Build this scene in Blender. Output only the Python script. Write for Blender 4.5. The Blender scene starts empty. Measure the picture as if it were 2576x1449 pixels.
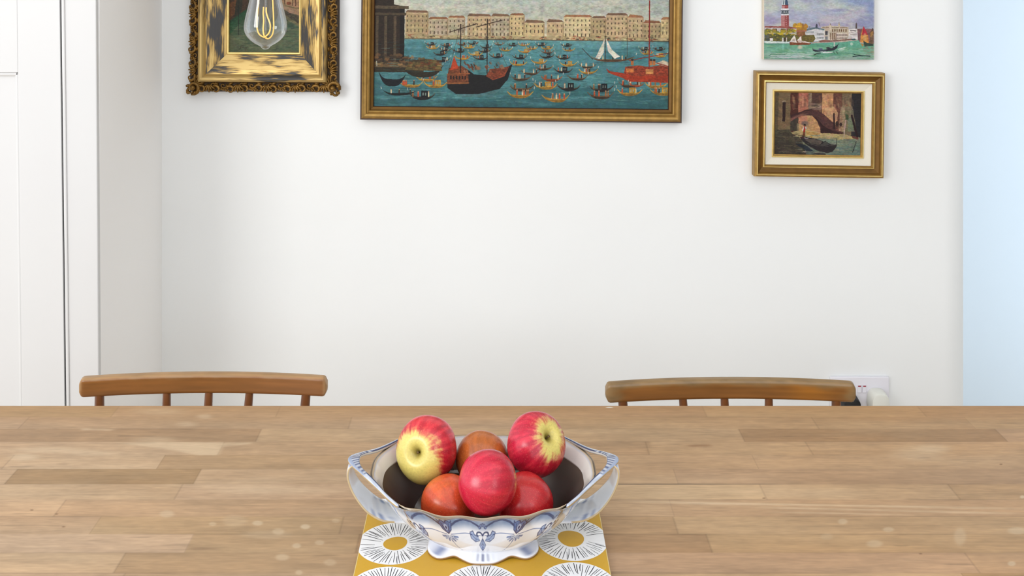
import bpy, bmesh, math, random
import numpy as np
from mathutils import Vector, Matrix, noise as mnoise

SC = bpy.context.scene
COL = SC.collection
PI = math.pi
F = 2600.0          # focal length in pixels of the 2576 x 1449 frame
CX, CY = 1245.0, -150.0
CZ = 1.49           # camera height
TZ = 0.75           # table top height
WD = 2.56           # depth of the picture wall
DD = 2.145          # depth of the door wall


def P(px, py, d):
    return Vector(((px - CX) / F * d, d, CZ - (py - CY) / F * d))


# ------------------------------------------------------------------ colour
def s2l(c):
    c = np.asarray(c, dtype=np.float64) / 255.0
    return np.where(c <= 0.04045, c / 12.92, ((c + 0.055) / 1.055) ** 2.4)


def C(r, g, b):
    v = s2l((r, g, b))
    return (float(v[0]), float(v[1]), float(v[2]), 1.0)


def sstep(a, b, x):
    t = np.clip((x - a) / (b - a), 0, 1)
    return t * t * (3 - 2 * t)


def vnoise(h, w, gy, gx, rng, octs=3, fall=0.55):
    out = np.zeros((h, w)); amp = 1.0; tot = 0
    for _ in range(octs):
        n = rng.random((int(gy) + 3, int(gx) + 3))
        y = np.linspace(0, gy, h); x = np.linspace(0, gx, w)
        yi = y.astype(int); xi = x.astype(int)
        yf = (y - yi); xf = (x - xi)
        yf = (yf * yf * (3 - 2 * yf))[:, None]; xf = (xf * xf * (3 - 2 * xf))[None, :]
        a = n[yi][:, xi]; b = n[yi][:, xi + 1]; c = n[yi + 1][:, xi]; d = n[yi + 1][:, xi + 1]
        out += amp * ((a * (1 - xf) + b * xf) * (1 - yf) + (c * (1 - xf) + d * xf) * yf)
        tot += amp; amp *= fall; gy *= 2; gx *= 2
    return out / tot


# ------------------------------------------------------------------ materials
def mat(name, color=(0.8, 0.8, 0.8, 1), rough=0.5, metal=0.0, attr=None, spec=0.5, coat=0.0,
        noise_amt=0.0, noise_scale=(20, 20, 20), bump=0.0, bump_scale=60.0, coords='Object', detail=4.0):
    m = bpy.data.materials.new(name); m.use_nodes = True
    nt = m.node_tree; b = nt.nodes['Principled BSDF']; L = nt.links
    b.inputs['Roughness'].default_value = rough
    b.inputs['Metallic'].default_value = metal
    b.inputs['Specular IOR Level'].default_value = spec
    b.inputs['Coat Weight'].default_value = coat
    b.inputs['Coat Roughness'].default_value = 0.08
    tc = nt.nodes.new('ShaderNodeTexCoord')
    if attr:
        a = nt.nodes.new('ShaderNodeAttribute'); a.attribute_name = attr; src = a.outputs['Color']
    else:
        a = nt.nodes.new('ShaderNodeRGB'); a.outputs[0].default_value = color; src = a.outputs[0]
    if noise_amt > 0:
        mp = nt.nodes.new('ShaderNodeMapping'); mp.inputs['Scale'].default_value = noise_scale
        L.new(tc.outputs[coords], mp.inputs['Vector'])
        n = nt.nodes.new('ShaderNodeTexNoise'); n.inputs['Scale'].default_value = 1.0
        n.inputs['Detail'].default_value = detail; L.new(mp.outputs[0], n.inputs['Vector'])
        mr = nt.nodes.new('ShaderNodeMapRange')
        mr.inputs['From Min'].default_value = 0.25; mr.inputs['From Max'].default_value = 0.75
        mr.inputs['To Min'].default_value = 1 - noise_amt; mr.inputs['To Max'].default_value = 1 + noise_amt
        L.new(n.outputs['Fac'], mr.inputs['Value'])
        mx = nt.nodes.new('ShaderNodeVectorMath'); mx.operation = 'SCALE'
        L.new(src, mx.inputs[0]); L.new(mr.outputs[0], mx.inputs['Scale']); src = mx.outputs[0]
    L.new(src, b.inputs['Base Color'])
    if bump > 0:
        n2 = nt.nodes.new('ShaderNodeTexNoise'); n2.inputs['Scale'].default_value = bump_scale
        n2.inputs['Detail'].default_value = 3; L.new(tc.outputs[coords], n2.inputs['Vector'])
        bp = nt.nodes.new('ShaderNodeBump'); bp.inputs['Strength'].default_value = bump
        bp.inputs['Distance'].default_value = 0.002
        L.new(n2.outputs['Fac'], bp.inputs['Height']); L.new(bp.outputs[0], b.inputs['Normal'])
    return m


M = {}
M['wall'] = mat('wall_paint', C(240, 242, 241), 0.75, spec=0.2, noise_amt=0.012, noise_scale=(3, 3, 3), bump=0.08, bump_scale=40)
M['walldaylit'] = mat('wall_paint_daylit_blue', C(216, 230, 242), 0.8, spec=0.2, noise_amt=0.01, noise_scale=(3, 3, 3))  # blue of the hall daylight put into the wall colour
M['wallbrightened'] = mat('wall_paint_brightened', C(253, 252, 250), 0.75, spec=0.2, noise_amt=0.01, noise_scale=(3, 3, 3))  # wall paint lightened so the return wall looks better lit
M['blockergrey'] = mat('light_blocker_grey', C(166, 168, 170), 0.8, spec=0.2, noise_amt=0.02, noise_scale=(3, 3, 3))  # grey of the unseen wall that darkens the right side
M['ceiling'] = mat('ceiling_paint', C(235, 235, 232), 0.8, spec=0.2, noise_amt=0.01)
M['gloss'] = mat('white_gloss_paint', C(209, 209, 208), 0.35, spec=0.35, noise_amt=0.008, noise_scale=(5, 5, 5))
M['gap'] = mat('gap_shade_black', C(14, 14, 18), 0.95)
M['floor'] = mat('oak_floor', C(204, 186, 160), 0.5, noise_amt=0.12, noise_scale=(2, 30, 2))
M['table'] = mat('worn_beech_worktop', attr='Col', rough=0.5, spec=0.28, noise_amt=0.10, noise_scale=(40, 330, 40), detail=6)
M['tableleg'] = mat('beech_leg', C(180, 140, 95), 0.5, noise_amt=0.12, noise_scale=(60, 60, 5))
M['chair'] = mat('varnished_elm', attr='Col', rough=0.32, spec=0.45, noise_amt=0.13, noise_scale=(10, 110, 110), detail=5)
M['spindle'] = mat('varnished_beech', C(116, 70, 36), 0.3, spec=0.5, noise_amt=0.15, noise_scale=(90, 90, 8))
M['porcelain'] = mat('glazed_porcelain', attr='Col', rough=0.12, spec=0.5, coat=0.3)
M['apple'] = mat('apple_skin', attr='Col', rough=0.26, spec=0.5, noise_amt=0.10, noise_scale=(420, 420, 420), detail=2)
def apple_dots(m):
    nt = m.node_tree; b = nt.nodes['Principled BSDF']; L = nt.links
    src = b.inputs['Base Color'].links[0].from_socket
    tc = nt.nodes.new('ShaderNodeTexCoord'); vo = nt.nodes.new('ShaderNodeTexVoronoi'); vo.inputs['Scale'].default_value = 520
    L.new(tc.outputs['Object'], vo.inputs['Vector'])
    mr = nt.nodes.new('ShaderNodeMapRange'); mr.inputs['From Min'].default_value = 0.10; mr.inputs['From Max'].default_value = 0.26
    mr.inputs['To Min'].default_value = 0.24; mr.inputs['To Max'].default_value = 0.0; L.new(vo.outputs['Distance'], mr.inputs['Value'])
    mx = nt.nodes.new('ShaderNodeMix'); mx.data_type = 'RGBA'
    L.new(mr.outputs[0], mx.inputs[0]); L.new(src, mx.inputs[6]); mx.inputs[7].default_value = C(226, 150, 120)
    L.new(mx.outputs[2], b.inputs['Base Color'])
apple_dots(M['apple'])
M['stem'] = mat('apple_stem', C(92, 70, 34), 0.7, noise_amt=0.2, noise_scale=(300, 300, 300))
M['mat'] = mat('printed_melamine', attr='Col', rough=0.4, spec=0.4, noise_amt=0.015, noise_scale=(200, 200, 200))
M['paint'] = mat('oil_paint', attr='Col', rough=0.55, spec=0.25, noise_amt=0.05, noise_scale=(420, 420, 420), bump=0.2, bump_scale=420)
M['canvasedge'] = mat('bare_canvas', C(214, 202, 182), 0.85, noise_amt=0.06, noise_scale=(300, 300, 300))
M['gold'] = mat('dull_gilt', C(160, 126, 66), 0.42, metal=0.65, noise_amt=0.22, noise_scale=(60, 60, 60), bump=0.2, bump_scale=150)
M['goldlight'] = mat('bright_gilt', C(232, 204, 130), 0.3, metal=0.75, noise_amt=0.12, noise_scale=(80, 80, 80))
M['bronze'] = mat('bronze_cove', C(118, 84, 34), 0.45, metal=0.4, noise_amt=0.15, noise_scale=(50, 50, 50))
M['darkwood'] = mat('dark_frame_edge', C(62, 36, 20), 0.5, noise_amt=0.2, noise_scale=(60, 60, 60))
M['carvedbase'] = mat('antique_gilt_ground', C(58, 40, 18), 0.6, metal=0.2, noise_amt=0.3, noise_scale=(90, 90, 90))
M['carved'] = mat('antique_gilt_carving', C(124, 92, 40), 0.36, metal=0.6, noise_amt=0.5, noise_scale=(110, 110, 110), bump=0.4, bump_scale=220)
M['linen'] = mat('linen_liner', C(226, 220, 204), 0.9, spec=0.1, noise_amt=0.06, noise_scale=(900, 60, 900), bump=0.1, bump_scale=700)
M['plastic'] = mat('white_plastic', C(232, 230, 236), 0.35, noise_amt=0.01)
M['cream'] = mat('cream_plastic', C(226, 226, 216), 0.4, noise_amt=0.01)
M['black'] = mat('black_plastic', C(12, 12, 13), 0.5, noise_amt=0.05)
M['red'] = mat('red_marker', C(150, 22, 45), 0.5, noise_amt=0.05)
M['brass'] = mat('brass', C(190, 150, 80), 0.3, metal=0.9, noise_amt=0.05)


def emission_mat(name, col, strength):
    m = bpy.data.materials.new(name); m.use_nodes = True
    b = m.node_tree.nodes['Principled BSDF']
    b.inputs['Base Color'].default_value = col
    b.inputs['Emission Color'].default_value = col
    b.inputs['Emission Strength'].default_value = strength
    return m


M['filament'] = emission_mat('amber_led_filament', C(238, 186, 98), 0.55)


def glass_mat():
    m = bpy.data.materials.new('clear_bulb_glass'); m.use_nodes = True
    nt = m.node_tree; nt.nodes.remove(nt.nodes['Principled BSDF'])
    out = nt.nodes['Material Output']
    tr = nt.nodes.new('ShaderNodeBsdfTransparent'); tr.inputs[0].default_value = (0.97, 0.97, 0.97, 1)
    gl = nt.nodes.new('ShaderNodeBsdfGlossy'); gl.inputs['Roughness'].default_value = 0.03
    lw = nt.nodes.new('ShaderNodeLayerWeight'); lw.inputs['Blend'].default_value = 0.25
    mr = nt.nodes.new('ShaderNodeMapRange'); mr.inputs['To Min'].default_value = 0.045; mr.inputs['To Max'].default_value = 0.8
    mx = nt.nodes.new('ShaderNodeMixShader')
    nt.links.new(lw.outputs['Facing'], mr.inputs['Value']); nt.links.new(mr.outputs[0], mx.inputs[0])
    nt.links.new(tr.outputs[0], mx.inputs[1]); nt.links.new(gl.outputs[0], mx.inputs[2])
    nt.links.new(mx.outputs[0], out.inputs['Surface'])
    return m


M['glass'] = glass_mat()


def gilt_panel_mat(off=0.0):
    """rubbed gold leaf over dark bole: streaks run along each side of the frame (UV u = along, v = across, metres)"""
    m = bpy.data.materials.new('rubbed_gold_leaf'); m.use_nodes = True
    nt = m.node_tree; b = nt.nodes['Principled BSDF']; L = nt.links
    uv = nt.nodes.new('ShaderNodeTexCoord')
    def nz(sc, detail, seed, rough=0.6):
        mp = nt.nodes.new('ShaderNodeMapping'); mp.inputs['Scale'].default_value = (sc[0], sc[1], 1)
        mp.inputs['Location'].default_value = (seed, seed * 1.7, seed)
        L.new(uv.outputs['UV'], mp.inputs['Vector'])
        n = nt.nodes.new('ShaderNodeTexNoise'); n.inputs['Scale'].default_value = 1
        n.inputs['Detail'].default_value = detail; n.inputs['Roughness'].default_value = rough
        L.new(mp.outputs[0], n.inputs['Vector']); return n.outputs['Fac']
    big = nz((9, 38), 2, 3.1); fine = nz((30, 420), 4, 7.7)
    add = nt.nodes.new('ShaderNodeMath'); add.operation = 'MULTIPLY_ADD'
    L.new(fine, add.inputs[0]); add.inputs[1].default_value = 0.45; L.new(big, add.inputs[2])
    cr = nt.nodes.new('ShaderNodeValToRGB')
    e = cr.color_ramp.elements
    e[0].position = 0.63 + off; e[0].color = C(202, 172, 110)
    e[1].position = 0.80 + off; e[1].color = C(58, 56, 54)
    k = e.new(0.72 + off); k.color = C(172, 140, 80)
    k = e.new(0.765 + off); k.color = C(100, 84, 54)
    L.new(add.outputs[0], cr.inputs[0]); L.new(cr.outputs[0], b.inputs['Base Color'])
    mr = nt.nodes.new('ShaderNodeMapRange'); mr.inputs['From Min'].default_value = .66; mr.inputs['From Max'].default_value = .8
    mr.inputs['To Min'].default_value = 0.75; mr.inputs['To Max'].default_value = 0.1
    L.new(add.outputs[0], mr.inputs['Value']); L.new(mr.outputs[0], b.inputs['Metallic'])
    b.inputs['Roughness'].default_value = 0.34
    bp = nt.nodes.new('ShaderNodeBump'); bp.inputs['Strength'].default_value = 0.15; bp.inputs['Distance'].default_value = 0.001
    L.new(fine, bp.inputs['Height']); L.new(bp.outputs[0], b.inputs['Normal'])
    return m


M['gilt'] = gilt_panel_mat()
M['giltridge'] = gilt_panel_mat(0.055)


# ------------------------------------------------------------------ object helpers
def link(name, me, m, parent=None):
    o = bpy.data.objects.new(name, me); COL.objects.link(o)
    if m is not None:
        ms = m if isinstance(m, (list, tuple)) else [m]
        for k in ms: me.materials.append(k)
    if parent: o.parent = parent
    return o


def obj(name, bm, m, parent=None, smooth=False, auto=None):
    bmesh.ops.recalc_face_normals(bm, faces=bm.faces)
    me = bpy.data.meshes.new(name); bm.to_mesh(me); bm.free()
    if smooth:
        me.polygons.foreach_set('use_smooth', [True] * len(me.polygons))
        if auto: me.set_sharp_from_angle(angle=math.radians(auto))
    return link(name, me, m, parent)


def arr_obj(name, verts, quads, m, colors=None, parent=None, smooth=True):
    """mesh object from numpy arrays; colours (linear) on the points"""
    verts = np.asarray(verts, dtype=np.float32); quads = np.asarray(quads, dtype=np.int32)
    me = bpy.data.meshes.new(name)
    me.vertices.add(len(verts)); me.vertices.foreach_set('co', verts.ravel())
    me.loops.add(quads.size); me.loops.foreach_set('vertex_index', quads.ravel())
    me.polygons.add(len(quads))
    me.polygons.foreach_set('loop_start', np.arange(0, quads.size, 4, dtype=np.int32))
    me.update(calc_edges=True)
    me.polygons.foreach_set('use_smooth', np.full(len(quads), smooth))
    if colors is not None: set_col(me, colors)
    return link(name, me, m, parent)


def set_col(me, colors):
    a = me.color_attributes.new('Col', 'FLOAT_COLOR', 'POINT')
    c = np.ones((len(colors), 4), dtype=np.float32); c[:, :3] = colors
    a.data.foreach_set('color', c.ravel())


def grid_quads(h, w, wrap=False, base=0):
    i = np.arange(h - 1)[:, None]; j = np.arange(w if wrap else w - 1)[None, :]
    j2 = (j + 1) % w
    return np.stack([i * w + j, i * w + j2, (i + 1) * w + j2, (i + 1) * w + j], -1).reshape(-1, 4) + base


def thing(name, label, cat, loc=(0, 0, 0), rot=(0, 0, 0), group=None):
    o = bpy.data.objects.new(name, None); COL.objects.link(o)
    o.location = loc; o.rotation_euler = rot; o.empty_display_size = 0.05
    return tag(o, label, cat, group)


def tag(o, label, cat, group=None):
    o['label'] = label; o['category'] = cat
    if group: o['group'] = group
    return o


def struct(o):
    o['kind'] = 'structure'; return o


def box(bm, x0, x1, y0, y1, z0, z1, bev=0.0, seg=2):
    r = bmesh.ops.create_cube(bm, size=1)
    for v in r['verts']:
        v.co = Vector(((x0 + x1) / 2 + v.co.x * (x1 - x0), (y0 + y1) / 2 + v.co.y * (y1 - y0), (z0 + z1) / 2 + v.co.z * (z1 - z0)))
    if bev > 0:
        es = list({e for v in r['verts'] for e in v.link_edges})
        bmesh.ops.bevel(bm, geom=es, offset=bev, segments=seg, affect='EDGES', profile=0.5)
    return bm


def tube(bm, pts, radii, seg=12, caps=True):
    pts = [Vector(p) for p in pts]; n = len(pts)
    if not isinstance(radii, (list, tuple)): radii = [radii] * n
    rings = []; ref = None
    for i, p in enumerate(pts):
        t = (pts[min(i + 1, n - 1)] - pts[max(i - 1, 0)]).normalized()
        if ref is None:
            ref = Vector((0, 0, 1)) if abs(t.z) < 0.9 else Vector((1, 0, 0))
        u = (ref - t * ref.dot(t)).normalized(); ref = u
        w = t.cross(u)
        rings.append([bm.verts.new(p + (u * math.cos(a) + w * math.sin(a)) * radii[i]) for a in [2 * PI * k / seg for k in range(seg)]])
    for a, b in zip(rings, rings[1:]):
        for k in range(seg):
            bm.faces.new((a[k], a[(k + 1) % seg], b[(k + 1) % seg], b[k]))
    if caps:
        bm.faces.new(rings[0]); bm.faces.new(rings[-1])
    return bm


def lathe(bm, prof, seg=48, center=(0, 0, 0)):
    c = Vector(center); rings = []
    for r, z in prof:
        if r < 1e-6:
            rings.append([bm.verts.new(c + Vector((0, 0, z)))])
        else:
            rings.append([bm.verts.new(c + Vector((r * math.cos(2 * PI * k / seg), r * math.sin(2 * PI * k / seg), z))) for k in range(seg)])
    for a, b in zip(rings, rings[1:]):
        for k in range(seg):
            k2 = (k + 1) % seg
            if len(a) == 1 and len(b) == 1: continue
            if len(a) == 1: bm.faces.new((a[0], b[k2], b[k]))
            elif len(b) == 1: bm.faces.new((a[k], a[k2], b[0]))
            else: bm.faces.new((a[k], a[k2], b[k2], b[k]))
    return bm


# ------------------------------------------------------------------ ROOM
CEIL = 2.62
XL = (407 - CX) / F * WD              # inner corner of alcove
XR = (2450 - CX) / F * WD             # rounded end of the picture wall
bm = bmesh.new(); box(bm, -3.2, 3.6, -2.2, 4.6, -0.05, 0.0); struct(obj('floor', bm, M['floor']))
bm = bmesh.new(); box(bm, -3.2, 3.6, 1.2, 4.6, CEIL, CEIL + 0.05); struct(obj('ceiling', bm, M['ceiling']))
# picture wall with a softly rounded right end
bm = bmesh.new()
R = 0.075; prof = [(XL - 0.03, WD), (XR - R, WD)]
for k in range(1, 15):
    a = PI / 2 * k / 14; prof.append((XR - R + R * math.sin(a), WD + R - R * math.cos(a)))
prof += [(XR, WD + 0.14), (XL - 0.03, WD + 0.14)]
lo = [bm.verts.new((x, y, 0)) for x, y in prof]; hi = [bm.verts.new((x, y, CEIL)) for x, y in prof]
for k in range(len(prof)):
    k2 = (k + 1) % len(prof); bm.faces.new((lo[k], lo[k2], hi[k2], hi[k]))
bm.faces.new(lo); bm.faces.new(hi)
struct(obj('wall_back', bm, M['wall'], smooth=True, auto=30))
# return wall of the alcove (faces right)
bm = bmesh.new(); box(bm, XL - 0.028, XL, DD + 0.012, WD, 0, CEIL); struct(obj('wall_left', bm, M['wallbrightened']))
# hall wall seen beyond the rounded end
bm = bmesh.new(); box(bm, 0.9, 3.6, 3.22, 3.32, 0, CEIL); struct(obj('wall_hall', bm, M['walldaylit']))
bm = bmesh.new(); box(bm, 2.1, 2.2, -2.2, 2.35, 0, CEIL); struct(obj('wall_light_blocker', bm, M['blockergrey']))  # unseen wall, added to block light from the right
# baseboard below the pictures
bm = bmesh.new(); box(bm, XL, XR - R, WD - 0.016, WD, 0, 0.12, 0.004); struct(obj('baseboard_back', bm, M['gloss']))

# door, its frame and the wall over it
SH = -0.0125                         # the old door frame leans a little
def lean(bm, z0=1.0, k=SH):
    for v in bm.verts: v.co.x += (v.co.z - z0) * k
    return bm
xg = (155.5 - CX) / F * DD           # gap between door and casing
bm = bmesh.new()
box(bm, xg + 0.006, XL, DD, DD + 0.014, 0, 2.12, 0.002)
box(bm, xg + 0.004, xg + 0.011, DD - 0.003, DD + 0.01, 0, 2.05, 0.002)
for v in bm.verts: v.co.x += (v.co.z - 1.0) * (SH if v.co.x < XL - 0.03 else -0.007)
struct(obj('trim_1', bm, M['gloss']))
bm = bmesh.new(); box(bm, xg - 0.85, xg - 0.775, DD, DD + 0.03, 0, 2.12, 0.0025); box(bm, xg - 0.85, XL, DD, DD + 0.03, 2.125, 2.2, 0.002)
struct(obj('trim_2', lean(bm), M['gloss']))
bm = bmesh.new(); box(bm, -3.2, xg - 0.86, DD + 0.01, DD + 0.1, 0, CEIL); box(bm, xg - 0.87, XL - 0.03, DD + 0.01, DD + 0.1, 2.21, CEIL); struct(obj('wall_front', bm, M['wall']))
xp = (45 - CX) / F * DD              # right edge of sunk panel
zp = CZ - (183 - CY) / F * DD
bm = bmesh.new()
dx0, dx1 = xg - 0.765, xg - 0.0026
pl = dx0 + (dx1 - xp)
y0, y1 = DD + 0.006, DD + 0.04
box(bm, xp, dx1, y0, y1, 0.005, 2.03, 0.001)
box(bm, dx0, pl, y0, y1, 0.005, 2.03, 0.001)
for za, zb in ((0.005, 0.22), (zp, zp + 0.21), (1.93, 2.03)):
    box(bm, pl, xp, y0, y1, za, zb, 0.001)
box(bm, pl, xp, y0 + 0.009, y1 - 0.006, 0.2, 1.95)
def moulding(za, zb):
    for (xa, xb, zc, zd) in ((pl, xp, zb - 0.008, zb), (pl, xp, za, za + 0.008), (xp - 0.008, xp, za, zb), (pl, pl + 0.008, za, zb)):
        box(bm, xa, xb, y0 + 0.003, y0 + 0.012, zc, zd, 0.003, 2)
moulding(0.22, zp); moulding(zp + 0.21, 1.93)
door = struct(obj('door_1', lean(bm), M['gloss']))
bm = bmesh.new(); box(bm, xg - 0.0025, xg + 0.0038, DD + 0.012, DD + 0.06, 0, 2.04)
obj('door_gap_shade', lean(bm), M['gap'], door)  # black filler strip stands in for the shade between door and casing


# ------------------------------------------------------------------ PAINTER for the pictures
class Painter:
    """small raster painter; coordinates are picture pixels, later carried by the vertices of a flat panel"""
    def __init__(s, x0, y0, x1, y1, res, ss=2, seed=1):
        s.x0, s.y0, s.x1, s.y1 = x0, y0, x1, y1; s.res = res; s.ss = ss
        s.w = int(round((x1 - x0) * res)); s.h = int(round((y1 - y0) * res))
        s.W, s.H = s.w * ss, s.h * ss; s.k = res * ss
        s.a = np.zeros((s.H, s.W, 3)); s.rng = np.random.default_rng(seed)
        s.z = (0, 0, 1.0)
    def zoom(s, ox, oy, sc): s.z = (ox, oy, sc)
    def pt(s, p):
        ox, oy, sc = s.z
        return ((p[0] / sc + ox - s.x0) * s.k, (p[1] / sc + oy - s.y0) * s.k)
    def sub(s, xs, ys, pad=1):
        i0 = max(0, int(min(ys) - pad)); i1 = min(s.H, int(max(ys) + pad) + 1)
        j0 = max(0, int(min(xs) - pad)); j1 = min(s.W, int(max(xs) + pad) + 1)
        if i1 <= i0 or j1 <= j0: return None
        yy, xx = np.mgrid[i0:i1, j0:j1]
        return i0, i1, j0, j1, xx + 0.5, yy + 0.5
    def blend(s, r, m, col, tex=0.0):
        i0, i1, j0, j1 = r[:4]; v = s.a[i0:i1, j0:j1]
        c = np.asarray(col, float)[None, None, :]
        if tex:
            h, w = m.shape
            n = vnoise(h, w, max(1, h / s.k / 2.2), max(1, w / s.k / 4), s.rng, 2) - 0.5
            c = c * (1 + tex * 2 * n[..., None])
        v[:] = v * (1 - m[..., None]) + c * m[..., None]
    def poly(s, pts, col, a=1.0, tex=0.12):
        q = [s.pt(p) for p in pts]; xs = [p[0] for p in q]; ys = [p[1] for p in q]
        r = s.sub(xs, ys)
        if r is None: return
        xx, yy = r[4], r[5]; ins = np.zeros(xx.shape, bool)
        n = len(q)
        for k in range(n):
            xa, ya = q[k]; xb, yb = q[(k + 1) % n]
            if ya == yb: continue
            c = ((ya > yy) != (yb > yy)) & (xx < (xb - xa) * (yy - ya) / (yb - ya) + xa)
            ins ^= c
        s.blend(r, ins * float(a), col, tex)
    def rect(s, x0, y0, x1, y1, col, a=1.0, tex=0.12): s.poly([(x0, y0), (x1, y0), (x1, y1), (x0, y1)], col, a, tex)
    def ell(s, x, y, rx, ry, col, a=1.0, soft=0.15, tex=0.1):
        c = s.pt((x, y)); kx = s.k / s.z[2]; rx *= kx; ry *= kx
        r = s.sub([c[0] - rx * 1.3, c[0] + rx * 1.3], [c[1] - ry * 1.3, c[1] + ry * 1.3])
        if r is None: return
        d = np.sqrt(((r[4] - c[0]) / rx) ** 2 + ((r[5] - c[1]) / ry) ** 2)
        s.blend(r, (1 - sstep(1 - soft, 1 + soft, d)) * a, col, tex)
    def line(s, pts, wd, col, a=1.0, soft=0.3, tex=0.0):
        q = [s.pt(p) for p in pts]; wd = wd * s.k / s.z[2] / 2
        wd = max(wd, 0.5)
        xs = [p[0] for p in q]; ys = [p[1] for p in q]
        r = s.sub(xs, ys, wd * 1.5 + 1)
        if r is None: return
        dm = np.full(r[4].shape, 1e9)
        for (xa, ya), (xb, yb) in zip(q, q[1:]):
            dx, dy = xb - xa, yb - ya; L2 = dx * dx + dy * dy + 1e-9
            t = np.clip(((r[4] - xa) * dx + (r[5] - ya) * dy) / L2, 0, 1)
            dm = np.minimum(dm, np.hypot(r[4] - xa - t * dx, r[5] - ya - t * dy))
        s.blend(r, (1 - sstep(wd * (1 - soft), wd * (1 + soft) + 0.3, dm)) * a, col, tex)
    def grad(s, y0, y1, stops, tex=0.0, x0=None, x1=None):
        """vertical gradient between rows y0..y1 (current zoom)"""
        ja = 0 if x0 is None else int(max(0, s.pt((x0, 0))[0])); jb = s.W if x1 is None else int(min(s.W, s.pt((x1, 0))[0]))
        i0 = int(max(0, s.pt((0, y0))[1])); i1 = int(min(s.H, s.pt((0, y1))[1]))
        t = np.linspace(0, 1, max(2, i1 - i0))[:i1 - i0]
        ps = [p for p, c in stops]
        g = np.stack([np.interp(t, ps, [c[k] for p, c in stops]) for k in range(3)], -1)
        s.a[i0:i1, ja:jb] = g[:, None, :]
    def mottle(s, y0, y1, cols, gy, gx, amt=0.6, x0=None, x1=None, octs=4):
        ja = 0 if x0 is None else int(max(0, s.pt((x0, 0))[0])); jb = s.W if x1 is None else int(min(s.W, s.pt((x1, 0))[0]))
        i0 = int(max(0, s.pt((0, y0))[1])); i1 = int(min(s.H, s.pt((0, y1))[1]))
        for c in cols:
            n = vnoise(i1 - i0, jb - ja, gy, gx, s.rng, octs)
            m = sstep(0.5, 0.72, n) * amt
            s.a[i0:i1, ja:jb] = s.a[i0:i1, ja:jb] * (1 - m[..., None]) + np.asarray(c, float) * m[..., None]
    def strokes(s, n, xr, yr, ln, wd, cols, a=0.6, slope=0.0):
        for _ in range(n):
            x = s.rng.uniform(*xr); y = s.rng.uniform(*yr); l = ln * s.rng.uniform(0.4, 1.4)
            c = cols[int(s.rng.integers(len(cols)))]
            k = slope + s.rng.normal(0, 0.04)
            s.line([(x, y), (x + l / 2, y + l / 2 * k + s.rng.normal(0, wd * 0.4)), (x + l, y + l * k)], wd * s.rng.uniform(0.6, 1.3), c, a * s.rng.uniform(0.5, 1.1))
    def done(s, warp=0.8, grain=0.10, gain=(0.93, 0.92, 0.92)):
        yy, xx = np.mgrid[0:s.H, 0:s.W]
        for sc_, am in ((5.0, warp), (14.0, warp * 0.9)):
            gy, gx = max(2, s.H / s.k / sc_), max(2, s.W / s.k / sc_)
            yy = yy + (vnoise(s.H, s.W, gy, gx, s.rng, 2) - 0.5) * 3.2 * am * s.k; xx = xx + (vnoise(s.H, s.W, gy, gx, s.rng, 2) - 0.5) * 3.2 * am * s.k
        s.a = s.a[np.clip(yy, 0, s.H - 1).astype(int), np.clip(xx, 0, s.W - 1).astype(int)]
        n1 = vnoise(s.H, s.W, s.H / s.k / 2.2, s.W / s.k / 5, s.rng, 2) - 0.5; n2 = vnoise(s.H, s.W, s.H / s.k / 9, s.W / s.k / 13, s.rng, 3) - 0.5
        tint = np.stack([vnoise(s.H, s.W, s.H / s.k / 6, s.W / s.k / 8, s.rng, 2) for _ in range(3)], -1) - 0.5
        s.a = s.a * (1 + 2 * grain * (n1 + n2))[..., None] * (1 + grain * 0.9 * tint) * np.array(gain)
        a = s.a.reshape(s.h, s.ss, s.w, s.ss, 3).mean((1, 3))
        return np.clip(a, 0, 255)


def picture_panel(name, img, x0, z0, x1, z1, y, parent, zextra=None, thick=0.004, m='paint', edge_col=None):
    """flat panel standing at local depth y; picture rows run from z1 (top) to z0; zextra: the panel carries on up to there"""
    h, w = img.shape[:2]
    xs = np.linspace(x0, x1, w); zs = np.linspace(z1, z0, h)
    lin = s2l(img)
    if zextra is not None:
        k = 24
        zs = np.concatenate([np.linspace(zextra, z1, k + 1)[:-1], zs])
        vn = vnoise(k, w, 5, 9, np.random.default_rng(4), 3)[..., None]
        lin = np.concatenate([(lin[k:0:-1] * 0.08 + lin[:20].mean((0, 1), keepdims=True) * 0.92) * (0.85 + 0.3 * vn), lin])
        h += k
    X, Z = np.meshgrid(xs, zs)
    v = np.stack([X, np.full_like(X, y), Z], -1).reshape(-1, 3)
    q = grid_quads(h, w)[:, ::-1]
    col = lin.reshape(-1, 3)
    # back board and sides
    zt = zs[0]; b = len(v)
    ec = s2l(edge_col) if edge_col is not None else s2l((120, 100, 80))
    fr = [(x0, zt), (x1, zt), (x1, z0), (x0, z0)]
    v2 = [(px, y + 0.0001, pz) for px, pz in fr] + [(px, y + thick, pz) for px, pz in fr]
    q2 = [(b + k, b + (k + 1) % 4, b + 4 + (k + 1) % 4, b + 4 + k) for k in range(4)] + [(b + 4, b + 5, b + 6, b + 7)]
    v = np.concatenate([v, np.array(v2)]); q = np.concatenate([q, np.array(q2)]); col = np.concatenate([col, np.tile(ec, (8, 1))])
    return arr_obj(name, v, q, M[m], col, parent, smooth=False)


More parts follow.
